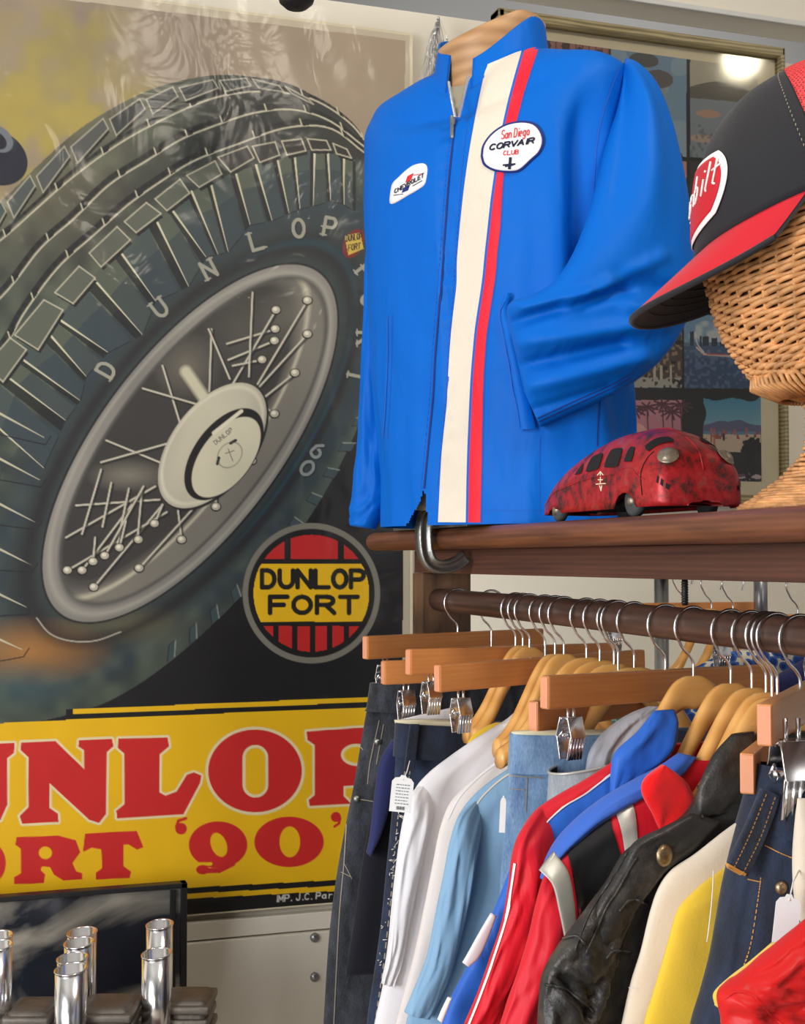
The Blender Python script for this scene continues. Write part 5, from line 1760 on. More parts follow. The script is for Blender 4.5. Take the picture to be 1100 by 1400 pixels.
jrows = [(0.730, .074, .072, 0), (0.706, .080, .078, 0), (0.699, .104, .086, 0), (0.687, .146, .092, 0), (0.676, .186, .095, .002), (0.658, .206, .098, .004), (0.630, .211, .106, 0), (0.58, .207, .118, 0), (0.50, .205, .124, .0), (0.40, .200, .124, .004), (0.30, .197, .124, .008), (0.20, .193, .124, .013), (0.12, .190, .126, .017), (0.0475, .190, .128, .020)]
NR, NS = 260, 400
jr = crom(jrows, NR)
vs, fs = [], []
for i, (h, a, b, ox) in enumerate(jr):
    wsc = sm((h - 0.56) / 0.13)
    for k in range(NS):
        an = 360 * k / NS
        c = math.cos(math.radians(an))
        hh = h - 0.062 * max(0, c) ** 3 * wsc
        P = ringpt(an, a, b, hh, ox, 0, 0.88)
        cen = cw(JC[0] + ox, JC[1], hh)
        d = (P - cen); d.normalize()
        u = 1 - h / 0.70
        w_ = 0.0045 * noise.noise(Vector((an / 24.0, u * 1.6, 1.7))) * sm(u * 2.2) + 0.003 * noise.noise(Vector((an / 9.0 + u * 2, u * 3.0, 4.2))) * sm(u * 1.4)
        # deep drapes falling from the near shoulder and gathering above the hem
        w_ += 0.012 * sm((u - .12) / .25) * math.exp(-((an - 47) / 9.0) ** 2) * sm((0.75 - u) / .2) - 0.022 * math.exp(-((an - 64) / 9.0) ** 2) * sm((u - .08) / .15) * sm((.6 - u) / .2)
        w_ += 0.004 * math.exp(-((an - 30) / 9.0) ** 2) * sm((u - .2) / .3)
        w_ += 0.0012 * math.sin(h * 260) * math.exp(-((an + 3) / 7.0) ** 2) * sm((u - .05) / .1)
        an2 = an if an < 180 else an - 360
        w_ += 0.0022 * noise.noise(Vector((an2 / 7.0, h * 48, 7.1))) * math.exp(-((an2 - 2) / 9.0) ** 2) * sm((u - .05) * 6)
        w_ += 0.0016 * noise.noise(Vector((an2 / 10.0, h * 36, 3.1))) * math.exp(-((an2 - 24) / 10.0) ** 2) * sm((u - .1) * 4)
        w_ += 0.0045 * noise.noise(Vector((an2 / 16.0 + h * 6, h * 9, 9.1))) * sm((u - .45) * 4)
        vs.append(P + d * w_)
cutV = [(604, 92), (611, 110), (621, 159), (626, 160), (641, 110), (652, 92), (646, 40), (606, 40)]
cutH = [(579.5, 668), (583, 690), (585, 745), (540, 745), (556, 717), (566, 700), (574, 686)]


def inpoly(x, y, poly):
    r = False
    n = len(poly)
    for i in range(n):
        x0, y0 = poly[i]; x1, y1 = poly[(i + 1) % n]
        if (y0 > y) != (y1 > y) and x < (x1 - x0) * (y - y0) / (y1 - y0) + x0: r = not r
    return r


for i in range(NR - 1):
    for k in range(NS):
        l = (k + 1) % NS
        an = 360 * (k + .5) / NS
        front = an < 85 or an > 275
        c = (vs[i * NS + k] + vs[i * NS + l] + vs[(i + 1) * NS + l] + vs[(i + 1) * NS + k]) / 4
        if front:
            x, y = proj(c)
            if inpoly(x, y, cutV) or inpoly(x, y, cutH): continue
        fs.append((i * NS + k, i * NS + l, (i + 1) * NS + l, (i + 1) * NS + k))
jk = empty('windbreaker', cw(JC[0], JC[1], 0.046), 'bright blue nylon windbreaker with cream and red stripes and two patches, zipped on a form', 'jacket')
body = mesh_obj('body', vs, fs, M['nylon'], jk)

# near sleeve, elbow bent back to the pocket
sl_in = [(853, 88, 1.800), (851, 112, 1.775), (842, 158, 1.740), (830, 205, 1.715), (818, 255, 1.70), (803, 305, 1.69), (782, 352, 1.68), (754, 388, 1.675), (722, 405, 1.68), (700, 412, 1.69), (693, 424, 1.70), (697, 450, 1.71), (706, 490, 1.72), (716, 535, 1.725)]
sl_out = [(859, 80, 1.800), (876, 94, 1.785), (896, 122, 1.775), (912, 172, 1.77), (924, 225, 1.765), (934, 280, 1.76), (941, 340, 1.755), (943, 400, 1.745), (930, 450, 1.735), (902, 492, 1.725), (866, 522, 1.72), (828, 544, 1.72), (782, 564, 1.725), (738, 584, 1.73)]


def jfold(u, v, P):
    x, y = proj(P)
    a = 0.0
    # upper arm: one long ridge along the outer third
    a += 0.012 * math.exp(-((v - 0.42) / 0.16) ** 2) * sm(u * 5) * sm((0.5 - u) * 5)
    a -= 0.010 * math.exp(-((v - 0.12) / 0.10) ** 2) * sm(u * 5) * sm((0.5 - u) * 5)
    # forearm: creases radiating from the inner elbow
    w_ = sm((u - 0.42) * 6)
    for (x0, y0, x1, y1, wd, am) in ((705, 440, 860, 396, 9, -.014), (712, 420, 800, 398, 7, .008), (700, 470, 905, 440, 13, .013), (715, 500, 850, 470, 9, -.012), (720, 530, 880, 490, 12, .010), (730, 560, 830, 530, 7, -.006), (850, 380, 925, 400, 14, -.012), (860, 420, 930, 430, 12, .010), (780, 415, 905, 350, 10, .010)):
        dx, dy = x1 - x0, y1 - y0
        t = ((x - x0) * dx + (y - y0) * dy) / (dx * dx + dy * dy)
        tt = max(0, min(1, t))
        d = math.hypot(x - x0 - tt * dx, y - y0 - tt * dy)
        a += am * math.exp(-(d / wd) ** 2) * (0.3 + 0.7 * w_)
    return a


v, f = loft([atZ(*q) for q in sl_in], [atZ(*q) for q in sl_out], [.004, .016, .026, .034, .040, .044, .046, .046, .044, .042, .040, .036, .030, .020], 150, 120, jfold, exp=0.9, back=[.012, .03, .034, .036, .038, .038, .036, .034, .030, .026, .022, .020, .016, .012])
slv = mesh_obj('sleeve', v, f, M['nylon'], jk)
# far sleeve hanging behind the front
f_out = [(516, 300, 2.02), (512, 360, 2.02), (509, 430, 2.02), (503, 500, 2.01), (497, 570, 2.01), (491, 630, 2.0), (485, 680, 2.0), (482, 704, 2.0), (483, 720, 2.0)]
f_in = [(540, 300, 1.98), (540, 360, 1.98), (538, 430, 1.98), (534, 500, 1.98), (532, 570, 1.98), (530, 630, 1.97), (528, 672, 1.97), (520, 700, 1.97), (508, 722, 1.97)]
v, f = loft([atZ(*q) for q in f_out], [atZ(*q) for q in f_in], [.02, .03, .03, .03, .028, .026, .024, .022, .018], 70, 60, fold(0.006, 3, 31, 3), exp=0.9)
mesh_obj('sleeve', v, f, M['nylon'], jk)
# armhole seam ridge
bv = bvh_of([body])
mbj = MB()
# collar
vs, fs = [], []
na, nh = 90, 10
a0, a1 = 13, 343
for side in (0, 1):
    for i in range(na + 1):
        an = a0 + (a1 - a0) * i / na
        c = math.cos(math.radians(an))
        hb = 0.706 - 0.062 * max(0, c) ** 3 - 0.003
        ht = 0.757 - 0.070 * max(0, c) ** 1.6 + (0.012 if an > 270 else 0) * sm((an - 270) / 60)
        for j in range(nh + 1):
            t = j / nh
            rr = 0.083 - 0.007 * t - side * 0.0022
            vs.append(ringpt(an, rr + .001, rr - .003, hb + (ht - hb) * t, 0, 0, 1.0))
n1_ = (na + 1) * (nh + 1)
for i in range(na):
    for j in range(nh):
        q = (i * (nh + 1) + j, (i + 1) * (nh + 1) + j, (i + 1) * (nh + 1) + j + 1, i * (nh + 1) + j + 1)
        fs.append(q); fs.append(tuple(v + n1_ for v in q[::-1]))
    t0, t1 = i * (nh + 1) + nh, (i + 1) * (nh + 1) + nh
    fs.append((t0, t1, t1 + n1_, t0 + n1_))
for i in (0, na):
    for j in range(nh):
        a = i * (nh + 1) + j
        fs.append((a, a + 1, a + 1 + n1_, a + n1_))
col_ = mesh_obj('collar', vs, fs, M['nylon'], jk)

WL = [(665, 89), (660, 112), (653, 145), (646, 182), (640, 218), (634, 262), (629, 309), (625, 355), (624, 392), (617, 453), (613, 510), (610, 562), (606, 600), (603, 635), (599, 714)]
WR = [(713, 70), (702, 109), (694, 140), (687, 171), (681, 203), (676, 236), (671, 272), (667, 309), (663, 345), (659, 385), (650, 445), (646, 485), (643, 525), (639, 616), (637, 714)]
RL = [(x + 3.5, y) for x, y in WR]
RR = [(737, 64), (722, 109), (715, 132), (709, 155), (698, 196), (689, 236), (686, 272), (684, 309), (680, 345), (677, 380), (666, 453), (663, 490), (661, 525), (659, 616), (657, 714)]
def topfix(L, yy): return L
bv = bvh_of([body])
decal_strip(bv, [(x - 1.5, y) for x, y in WL], [(x + 1.5, y) for x, y in RR], 150, 8, 0.0008).build('stripe_backing', M['stitch'], jk, label='blue stitched edging of the stripes')
decal_strip(bv, WL, WR, 150, 6, 0.0016).build('cream_stripe', M['jwhite'], jk, label='wide cream stripe')
decal_strip(bv, RL, RR, 150, 4, 0.0018).build('red_stripe', M['jred'], jk, label='narrow red stripe')
# zip: dark line, teeth in the opening, puller
ZP = [(624, 158), (618, 204), (613, 255), (609, 309), (604, 375), (601, 416), (595, 489), (592, 544), (585, 616), (580, 668)]
decal_strip(bv, [(x - 1.1, y) for x, y in ZP], [(x + 1.1, y) for x, y in ZP], 90, 1, 0.0012).build('zip_line', M['jnavy'], jk)
seam([body], [(x + 16 + (y - 158) * 0.003, y) for x, y in ZP], 1.0, M['stitch'], jk, dash=True, n=140)
seam([body], [(x - 5, y) for x, y in ZP], 0.8, M['stitch'], jk, dash=True, n=140)
ztl = crom([atZ(613, 112, 1.815), atZ(617, 135, 1.80), atZ(622, 160, 1.79)], 34)
ztr = crom([atZ(640, 104, 1.795), atZ(634, 130, 1.79), atZ(627, 160, 1.788)], 34)
mb = MB()
for L in (ztl, ztr):
    for q in L: mb.box(tuple(q), (0.0036, 0.002, 0.0011), 0)
    mb.tube([Vector(q) + Vector((0, .002, 0)) for q in L], 0.0012, 6)
mb.build('zip_teeth', M['chrome'], jk, smooth=False, label='silver zip teeth')
e = hit(bv, 620, 176, 0.004) or atZ(620, 176, 1.78)
mb = MB().box(e + Vector((0, 0, 0.009)), (0.006, 0.004, 0.012), 0.001).box(e + Vector((-0.001, -0.001, -0.006)), (0.0045, 0.0014, 0.020), 0.0005)
mb.build('zip_puller', M['steel'], jk, smooth=False)
# hem line, side seams, pocket welts
seam([body], [(586, 695), (640, 697), (700, 698), (760, 697)], 0.9, M['stitch'], jk, dash=True, n=90)
seam([body], [(738, 596), (737, 640), (738, 705)], 0.9, M['stitch'], jk, dash=True, n=60)
seam([body], [(530, 432), (530, 490), (527, 560), (524, 598)], 1.2, M['stitch'], jk, n=40)
seam([body], [(536, 430), (535, 500), (530, 600)], 0.8, M['stitch'], jk, dash=True, n=60)
seam([body], [(820, 545), (817, 580), (816, 610)], 1.4, M['jnavy'], jk)
decal_strip(bv, [(693, 404), (686, 430), (692, 470), (702, 530), (711, 588)], [(702, 402), (697, 425), (706, 465), (720, 530), (733, 587)], 40, 4, 0.012).build('pocket_welt', M['nylon'], jk)
decal_strip(bv, [(694, 414), (687, 434), (694, 472), (704, 530), (712, 586)], [(695.4, 414), (688.4, 434), (695.4, 472), (705.4, 530), (713.4, 586)], 40, 1, 0.0135).build('pocket_stitching', M['stitch'], jk)
bvs = bvh_of([slv])
for pts in ([(728, 580), (780, 556), (830, 533), (862, 516)], [(734, 572), (784, 549), (834, 526), (866, 508)]):
    seam([slv], pts, 1.3, M['jnavy'], jk, 'cuff_seam')
seam([body], [(846, 92), (836, 118), (825, 150), (817, 185), (813, 225), (811, 262)], 1.6, M['stitch'], jk, 'armhole_seam')
# club patch
ZZ = lambda L: [(480 + x / 2.75, y / 2.75) for x, y in L]
cp = ZZ([(490, 590), (497, 548), (530, 503), (580, 470), (640, 457), (690, 465), (718, 495), (727, 535), (712, 575), (680, 605), (645, 638), (618, 650), (570, 650), (530, 642), (500, 622)])
pc = np.array(cp).mean(axis=0)
big = [tuple(pc + (np.array(q) - pc) * 1.0) for q in cp]
sml = [tuple(pc + (np.array(q) - pc) * 0.92) for q in cp]
decal_poly(bv, big, 0.0028, 8).build('club_patch_rim', M['jnavy'], jk, label='navy rim of the round club patch')
pt = decal_poly(bv, sml, 0.0034, 8).build('club_patch', M['patchw'], jk, label='white embroidered club patch')
bp = bvh_of([pt])
st = text_strokes('San Diego', (685, 190.5), (5.0, -0.75), (1.5, -12.0), cw=0.8)
decal_text(bp, st, 1.25, 0.0010).build('patch_script', M['inkred'], pt, label='red script San Diego')
st = text_strokes('CORVAIR', (669, 205.5), (9.6, -1.55), (2.2, -7.4), cw=0.80)
decal_text(bp, st, 2.2, 0.0010).build('patch_lettering', M['inkblack'], pt, label='dark blue CORVAIR lettering')
st = text_strokes('CLUB', (688, 212.5), (5.4, -0.5), (0.6, -5.6), cw=0.75)
decal_text(bp, st, 1.2, 0.0010).build('patch_lettering', M['inkred'], pt, label='red CLUB lettering')
decal_text(bp, [[(697, 216), (695.5, 231)], [(698.5, 216), (697, 231)], [(688, 226), (704, 224.5)], [(691, 227.5), (701, 225.5)]], 2.4, 0.0010).build('patch_emblem', M['inkblack'], pt)
# maker's patch
mp_ = ZZ([(185, 665), (212, 640), (240, 622), (275, 616), (287, 633), (284, 665), (276, 695), (250, 715), (215, 735), (165, 764), (149, 762), (152, 720), (160, 690)])
pt2 = decal_poly(bv, mp_, 0.0024, 6).build('maker_patch', M['patchw'], jk, label='small white oblong patch with a bow-tie emblem')
bp = bvh_of([pt2])
def Z4(x, y): return (480 + x / 2.75, y / 2.75)
mb = MB()
decal_strip(bp, [Z4(204, 688), Z4(226, 676)], [Z4(212, 662), Z4(236, 650)], 4, 3, 0.0008, mb)
mb.build('patch_emblem', M['inkred'], pt2)
mb = MB()
decal_strip(bp, [Z4(190, 726), Z4(214, 716)], [Z4(198, 706), Z4(222, 694)], 4, 3, 0.0008, mb)
mb.build('patch_emblem', M['jnavy'], pt2)
st = text_strokes('CHEVROLET', Z4(164, 728), (4.55, -2.55), (0.5, -5.6), cw=0.74)
decal_text(bp, st, 1.1, 0.0012).build('patch_lettering', M['inkblack'], pt2, label='dark CHEVROLET lettering')
decal_text(bp, [[Z4(160, 735), Z4(196, 730)], [Z4(232, 700), Z4(268, 680)]], 0.9, 0.0012).build('patch_lettering', M['inkblack'], pt2)
decal_text(bp, [[Z4(236, 660), Z4(276, 652)]], 0.9, 0.0012).build('patch_lettering', M['inkred'], pt2)

# the form that wears it
df = empty('dress_form', cw(JC[0], JC[1], 0.046), 'tan-necked linen bust form standing inside the blue windbreaker', 'mannequin')
rows_ = crom([(0.69, .062, .060, 0), (0.665, .10, .07, 0), (0.645, .15, .08, 0), (0.62, .18, .088, 0), (0.5, .185, .10, 0), (0.3, .165, .098, 0), (0.15, .165, .10, .01), (0.08, .165, .10, .01)], 40)
vs, fs = [], []
for (h, a, b, ox) in rows_:
    for k in range(48):
        vs.append(ringpt(360 * k / 48, a, b, h - .012 * max(0, math.cos(math.radians(360 * k / 48))), ox))
for i in range(39):
    for k in range(48):
        l = (k + 1) % 48
        fs.append((i * 48 + k, i * 48 + l, (i + 1) * 48 + l, (i + 1) * 48 + k))
fs.append(tuple(range(48))[::-1]); fs.append(tuple(39 * 48 + k for k in range(48)))
mesh_obj('torso', vs, fs, M['linen'], df)
vs, fs = [], []
nkr = [(0.64, .070, .068), (0.68, .070, .068), (0.735, .074, .072), (0.7375, .0755, .0735), (0.757, .0775, .0755), (0.759, .076, .074), (0.760, .02, .02)]
for (h, a, b) in nkr:
    for k in range(48):
        an = 360 * k / 48
        vs.append(ringpt(an, a, b, h - .036 * max(0, math.cos(math.radians(an + 25))) * (h - .64) / .12))
for i in range(len(nkr) - 1):
    for k in range(48):
        l = (k + 1) % 48
        fs.append((i * 48 + k, i * 48 + l, (i + 1) * 48 + l, (i + 1) * 48 + k))
fs.append(tuple((len(nkr) - 1) * 48 + k for k in range(48)))
mesh_obj('neck', vs, fs, M['neckwood'], df, label='tan wooden neck cap')
bz = cw(JC[0], JC[1], 0)
MB().boxr(0.664, 0.86, 1.70, 2.02, ST + 0.0004, ST + 0.006, 0.001).build('base_plate', M['steel'], df, smooth=False)
MB().tube([(bz.x, bz.y, ST + 0.005), (bz.x, bz.y, ST + 0.05)], 0.02, 20).build('stand_pole', M['dark'], df)

# clamp
yc_ = 1.812
cl_ = empty('c_clamp', (0.652, yc_, CAMZ), 'grey cast iron clamp gripping the shelf edge below the open jacket hem', 'clamp')
pts = [(0.700, CAMZ + 0.062), (0.668, CAMZ + 0.068), (0.648, CAMZ + 0.066), (0.6425, CAMZ + 0.052), (0.642, CAMZ + 0.030), (0.644, CAMZ + 0.012), (0.650, CAMZ - 0.002), (0.662, CAMZ - 0.009), (0.678, CAMZ - 0.009), (0.694, CAMZ - 0.003), (0.706, CAMZ + 0.006)]
c = crom([(x, yc_, z) for x, z in pts], 50)
mb = MB()
vs, fs = [], []
for i, q in enumerate(c):
    t = c[min(i + 1, 49)] - c[max(i - 1, 0)]
    nn = Vector((t[2], 0, -t[0])).normalized()
    k = 1.0 - 0.45 * sm((i - 36) / 13)
    w1, w2, d1 = 0.0105 * k, 0.0055 * k, 0.0095
    for (a, b) in ((-w1, -d1), (w1, -d1), (w1, -d1 * .55), (w2, -d1 * .4), (w2, d1 * .4), (w1, d1 * .55), (w1, d1), (-w1, d1), (-w1, d1 * .55), (-w2, d1 * .4), (-w2, -d1 * .4), (-w1, -d1 * .55)):
        vs.append(Vector(q) + Vector((0, a, 0)) + nn * b)
for i in range(49):
    for k in range(12):
        l = (k + 1) % 12
        fs.append((i * 12 + k, i * 12 + l, (i + 1) * 12 + l, (i + 1) * 12 + k))
fs += [tuple(range(12))[::-1], tuple(49 * 12 + k for k in range(12))]
mesh_obj('frame', vs, fs, M['steel'], cl_)
mb = MB().lathe([(0.0001, 0.004), (0.009, 0.004), (0.010, 0.0), (0.006, -0.004), (0.004, -0.010)], (0.694, yc_, ST + 0.011), 20)
mb.build('pressure_pad', M['steel'], cl_)

# ------------------------------------------------------------------ worn tin car
car = empty('toy_car', (0.727, 1.335, ST), 'battered red tin toy car with a split windscreen on the shelf edge', 'toy car')
XL, YF, LEN, HW = 0.727, 1.195, 0.315, 0.052
cprof = [(0.0, .013, .020), (0.004, .030, .032), (0.014, .048, .042), (0.045, .066, .050), (0.11, .079, .053), (0.18, .089, .054), (0.26, .0935, .054), (0.38, .094, .054), (0.50, .090, .054), (0.62, .082, .054), (0.74, .070, .053), (0.84, .054, .050), (0.93, .038, .044), (0.985, .026, .036), (1.0, .018, .028)]
cpr = crom(cprof, 110)


def carpt(s, a, off=0.0):
    """s 0 nose .. 1 tail; a 0 left(-x) skirt .. 180 right skirt"""
    S, zt, hw = s, float(np.interp(s, cpr[:, 0], cpr[:, 1])), float(np.interp(s, cpr[:, 0], cpr[:, 2]))
    ca, sa = math.cos(math.radians(a)), math.sin(math.radians(a))
    zb = 0.009
    d = abs(s - 0.215)
    arch = 0.016 * max(0, 1 - (d / 0.075) ** 2) ** 0.5 if d < 0.075 else 0
    d2 = abs(s - 0.80)
    arch = max(arch, 0.006 * max(0, 1 - (d2 / 0.07) ** 2) ** 0.5 if d2 < 0.07 else 0)
    zb += arch * (abs(ca) ** 6)
    up = abs(sa) ** 0.66
    z = zb + (zt - zb) * up
    x = -math.copysign(abs(ca) ** 0.52, ca) * hw
    belt = 0.045
    if z > belt: x *= 1 - 0.22 * ((z - belt) / 0.055)
    if s < 0.34 and z < 0.058:                  # front wings bulge
        x *= 1 + 0.10 * math.exp(-((s - 0.2) / 0.10) ** 2) * (1 - z / 0.058)
    if abs(a - 90) < 7 and s < 0.55: z += 0.0022 * (1 - abs(a - 90) / 7)
    p = Vector((XL + x, YF + S * LEN, ST + z))
    return p


def carn(s, a):
    e = 0.004
    s = min(max(s, e), 1 - e)
    n = (carpt(s + e, a) - carpt(s - e, a)).cross(carpt(s, a + .6) - carpt(s, a - .6)).normalized()
    c = Vector((XL, YF + LEN * .5, ST + .02))
    if n.dot(carpt(s, a) - c) < 0: n = -n
    return n


vs, fs = [], []
NA = 72
for i in range(110):
    for k in range(NA + 1): vs.append(carpt((i / 109) ** 1.6, 180 * k / NA))
for i in range(109):
    for k in range(NA):
        fs.append((i * (NA + 1) + k, i * (NA + 1) + k + 1, (i + 1) * (NA + 1) + k + 1, (i + 1) * (NA + 1) + k))
fs += [tuple(range(NA + 1)), tuple(109 * (NA + 1) + k for k in range(NA + 1))[::-1]]
bdy = mesh_obj('body', vs, fs, M['car'], car)
m_ = bdy.modifiers.new('sheet', 'SOLIDIFY'); m_.thickness = 0.0012; m_.offset = -1
MB().boxr(XL - 0.040, XL + 0.040, YF + 0.03, YF + LEN - 0.04, ST + 0.012, ST + 0.018, 0.001).build('chassis', M['black'], car, smooth=False)


def carpatch(quad, name, mat, off=0.0006, n=10, rnd=0.0, label=None, mb=None):
    """quad: four (s,a) corners in order"""
    q = [np.array(c) for c in quad]
    vs, fs = [], []
    for i in range(n + 1):
        for j in range(n + 1):
            u, v = i / n, j / n
            if rnd:
                uu, vv = 2 * u - 1, 2 * v - 1
                uu2 = uu * math.sqrt(1 - vv * vv * rnd * .5); vv2 = vv * math.sqrt(1 - uu * uu * rnd * .5)
                u, v = (uu2 + 1) / 2, (vv2 + 1) / 2
            c = (q[0] * (1 - u) + q[1] * u) * (1 - v) + (q[3] * (1 - u) + q[2] * u) * v
            vs.append(carpt(c[0], c[1]) + carn(c[0], c[1]) * off)
    for i in range(n):
        for j in range(n):
            a = i * (n + 1) + j
            fs.append((a, a + 1, a + n + 2, a + n + 1))
    if mb is not None: return mb.add(vs, fs)
    return MB().add(vs, fs).build(name, mat, car, label=label)


for sd in (0, 1):
    g = (lambda a: a) if sd == 0 else (lambda a: 180 - a)
    for (s0, s1, lo, hi) in ((0.20, 0.262, 22, 43), (0.290, 0.405, 22, 44), (0.435, 0.545, 23, 44), (0.572, 0.632, 25, 40)):
        carpatch([(s0 + .022, g(hi - 1)), (s0, g(lo)), (s1, g(lo + 1)), (s1 - (.0 if s1 < .6 else .03), g(hi))], 'side_window', M['black'], 0.0009, 8, 0.35)
    carpatch([(0.130, g(42)), (0.093, g(82)), (0.135, g(82)), (0.170, g(45))], 'windscreen', M['black'], 0.0009, 10, 0.4)
    hs, ha = 0.050, 58
    P, Nn = carpt(hs, g(ha)), carn(hs, g(ha))
    Rm = Nn.to_track_quat('Z', 'Y').to_matrix()
    mb = MB().lathe([(0.0001, .0052), (0.004, .0048), (0.0078, .003), (0.0098, .0006), (0.0108, .0006), (0.0112, -.001)], P, 28, Rm)
    for k in range(-3, 4):
        w_ = math.sqrt(max(0, 0.0085 ** 2 - (k * .0024) ** 2))
        mb.tube([P + Rm @ Vector((k * .0024, -w_, .0018)), P + Rm @ Vector((k * .0024, 0, .0048 - abs(k) * .0007)), P + Rm @ Vector((k * .0024, w_, .0018))], 0.0006, 5)
    mb.build('headlamp', M['tin'], car)
    mb = MB()
    for k in range(3):
        carpatch([(0.012 + k * .012, g(16)), (0.012 + k * .012, g(24)), (0.018 + k * .012, g(24)), (0.018 + k * .012, g(16))], '', None, 0.0008, 3, 0, mb=mb)
    mb.build('vent', M['black'], car)
    # panel line between wing and door, and skirt crease
    q = [carpt(0.105 + 0.02 * math.sin(t * 3), g(4 + 44 * t)) + carn(0.105, g(4 + 44 * t)) * 0.0003 for t in [i / 16 for i in range(17)]]
    MB().tube(q, 0.0006, 5).build('panel_seam', M['black'], car)
    q = [carpt(0.10 + 0.85 * t, g(15 + 2 * math.sin(t * 3))) for t in [i / 40 for i in range(41)]]
    MB().tube(q, 0.0008, 5).build('side_moulding', M['car'], car)
q = [carpt(0.01 + 0.98 * t, 90) for t in [i / 50 for i in range(51)]]
MB().tube(q, 0.0011, 6).build('centre_ridge', M['car'], car)
# small gilt crest on the door
bvc = bvh_of([bdy])
mb = MB()
decal_text(bvc, [[(821, 647), (821, 660)], [(817, 650), (821, 645), (825, 650)], [(815, 662), (828, 661)], [(818, 656), (824, 656)], [(820, 664), (822, 671)], [(823, 664), (822, 670)]], 1.3, 0.0006, mb)
mb.build('crest', M['lining'], car, label='small faded cream crest')
for (s, sx) in ((0.215, -1), (0.215, 1), (0.80, -1), (0.80, 1)):
    wx, wy = XL + sx * 0.043, YF + s * LEN
    r_w = 0.0165 if s < .5 else 0.0135
    mb = MB().lathe([(0.0001, .006), (r_w * .8, .006), (r_w, .004), (r_w, -.004), (r_w * .8, -.006), (0.0001, -.006)], (wx, wy, ST + r_w + .0003), 28, Matrix.Rotation(math.radians(-90 * sx * -1), 3, 'Y'))
    wl = mb.build('wheel', M['rubber'], car)
    MB().lathe([(0.0001, .0095), (0.003, .009), (0.0050, .0075), (0.0058, .0060)], (wx, wy, ST + r_w), 20, Matrix.Rotation(math.radians(90 * sx), 3, 'Y')).build('hub', M['tin'], wl)
MB().tube([(XL - .034, YF + LEN - .006, ST + .014), (XL - .02, YF + LEN + .002, ST + .014), (XL + .02, YF + LEN + .002, ST + .014), (XL + .034, YF + LEN - .006, ST + .014)], 0.002, 6).build('rear_bumper', M['black'], car)

# ------------------------------------------------------------------ wicker head and cap
WX, WY = 0.777, 1.072
wk = empty('wicker_head', (WX, WY, ST), 'tall woven wicker display head on a flared wicker foot at the right edge', 'display head')
WP = [(0.1535, .016), (0.156, .034), (0.166, .054), (0.182, .068), (0.203, .082), (0.225, .092), (0.25, .099), (0.278, .105), (0.31, .106), (0.345, .096), (0.38, .084), (0.41, .062), (0.43, .036)]
wpr = crom(WP, 200)


def wr(h): return float(np.interp(h, wpr[:, 0], wpr[:, 1]))


mb = MB()
mb.lathe([(r - 0.0035, CAMZ + h - 0) for h, r in WP], (WX, WY, 0), 48)
mb.build('inner_form', M['wickerd'], wk)
mb = MB()
NSK = 42
row = 0
h = 0.160
while h < 0.425:
    pts = []
    NP = NSK * 6
    tilt = 0.030
    for k in range(NP):
        a = 2 * math.pi * k / NP
        hh = h + tilt * (math.cos(a + 0.35)) * min(1, (h - .158) / .05)
        hh = min(max(hh, 0.1545), 0.428)
        r = wr(hh) + 0.0023 * math.sin(NSK / 2 * a + math.pi * row) + 0.0006 * math.sin(a * 7 + row * 2.1)
        pts.append((WX + r * math.cos(a), WY + r * math.sin(a), CAMZ + hh + 0.0006 * math.sin(a * 5 + row)))
    mb.tube(pts, 0.0027 + 0.0003 * math.sin(row * 1.7), 6, closed=True)
    row += 1
    h += 0.0050
mb.build('weave', M['wicker'], wk)
mb = MB()
for k in range(NSK):
    a = 2 * math.pi * (k + 0.5) / NSK
    pts = []
    for hh in np.linspace(0.150, 0.425, 30):
        r = wr(max(hh, .1535)) - 0.0002
        aa = a + 0.15 * (hh - .15) / .28
        pts.append((WX + r * math.cos(aa), WY + r * math.sin(aa), CAMZ + hh))
    mb.tube(pts, 0.0018, 5)
mb.build('stakes', M['wicker'], wk)
mb = MB(); random.seed(3)
for k in range(64):                                   # braided lower rim
    a = 2 * math.pi * k / 64
    r0, r1 = wr(0.172), wr(0.156)
    mb.tube([(WX + (r0 + .002) * math.cos(a), WY + (r0 + .002) * math.sin(a), CAMZ + .176 + random.uniform(-.003, .003)),
             (WX + (r0 + .0035) * math.cos(a + .12), WY + (r0 + .0035) * math.sin(a + .12), CAMZ + .163),
             (WX + (r1 + .004) * math.cos(a + .26), WY + (r1 + .004) * math.sin(a + .26), CAMZ + .1515)], 0.0022, 6)
mb.build('braided_rim', M['wicker'], wk)
mb = MB()
FP = [(0.155, .014), (0.12, .012), (0.098, .018), (0.082, .032), (0.070, .046), (0.060, .060), (0.052, .072), (0.0485, .076)]
fpr = crom(FP, 80)
for i in range(26):
    hh, r = fpr[int(i * 79 / 25)]
    pts = []
    for k in range(120):
        a = 2 * math.pi * k / 120
        rr = r + 0.0012 * math.sin(15 * a + math.pi * i)
        pts.append((WX + rr * math.cos(a), WY + rr * math.sin(a), CAMZ + hh + .0005 * math.sin(4 * a + i)))
    mb.tube(pts, 0.0021, 6, closed=True)
mb.build('foot', M['wicker'], wk)
MB().lathe([(max(r - .0025, .001), CAMZ + hh) for hh, r in FP], (WX, WY, 0), 40).build('foot_form', M['wickerd'], wk)

cap = empty('trucker_cap', atZ(1100, 290, 1.26), 'black and red trucker cap with a red badge, tilted on the wicker head', 'cap')
CC = atZ(1104, 294, 1.262)
tl = math.radians(20)
imgL = Vector((-math.cos(YAW + .20), math.sin(YAW + .20), 0))
toC = Vector((-math.sin(YAW + .20), -math.cos(YAW + .20), 0))
FWv = (imgL * math.cos(tl) + Vector((0, 0, -1)) * math.sin(tl)).normalized()
UPv = (Vector((0, 0, 1)) * math.cos(tl) + imgL * math.sin(tl)).normalized()
LTv = toC                                     # the wearer's left side faces the lens


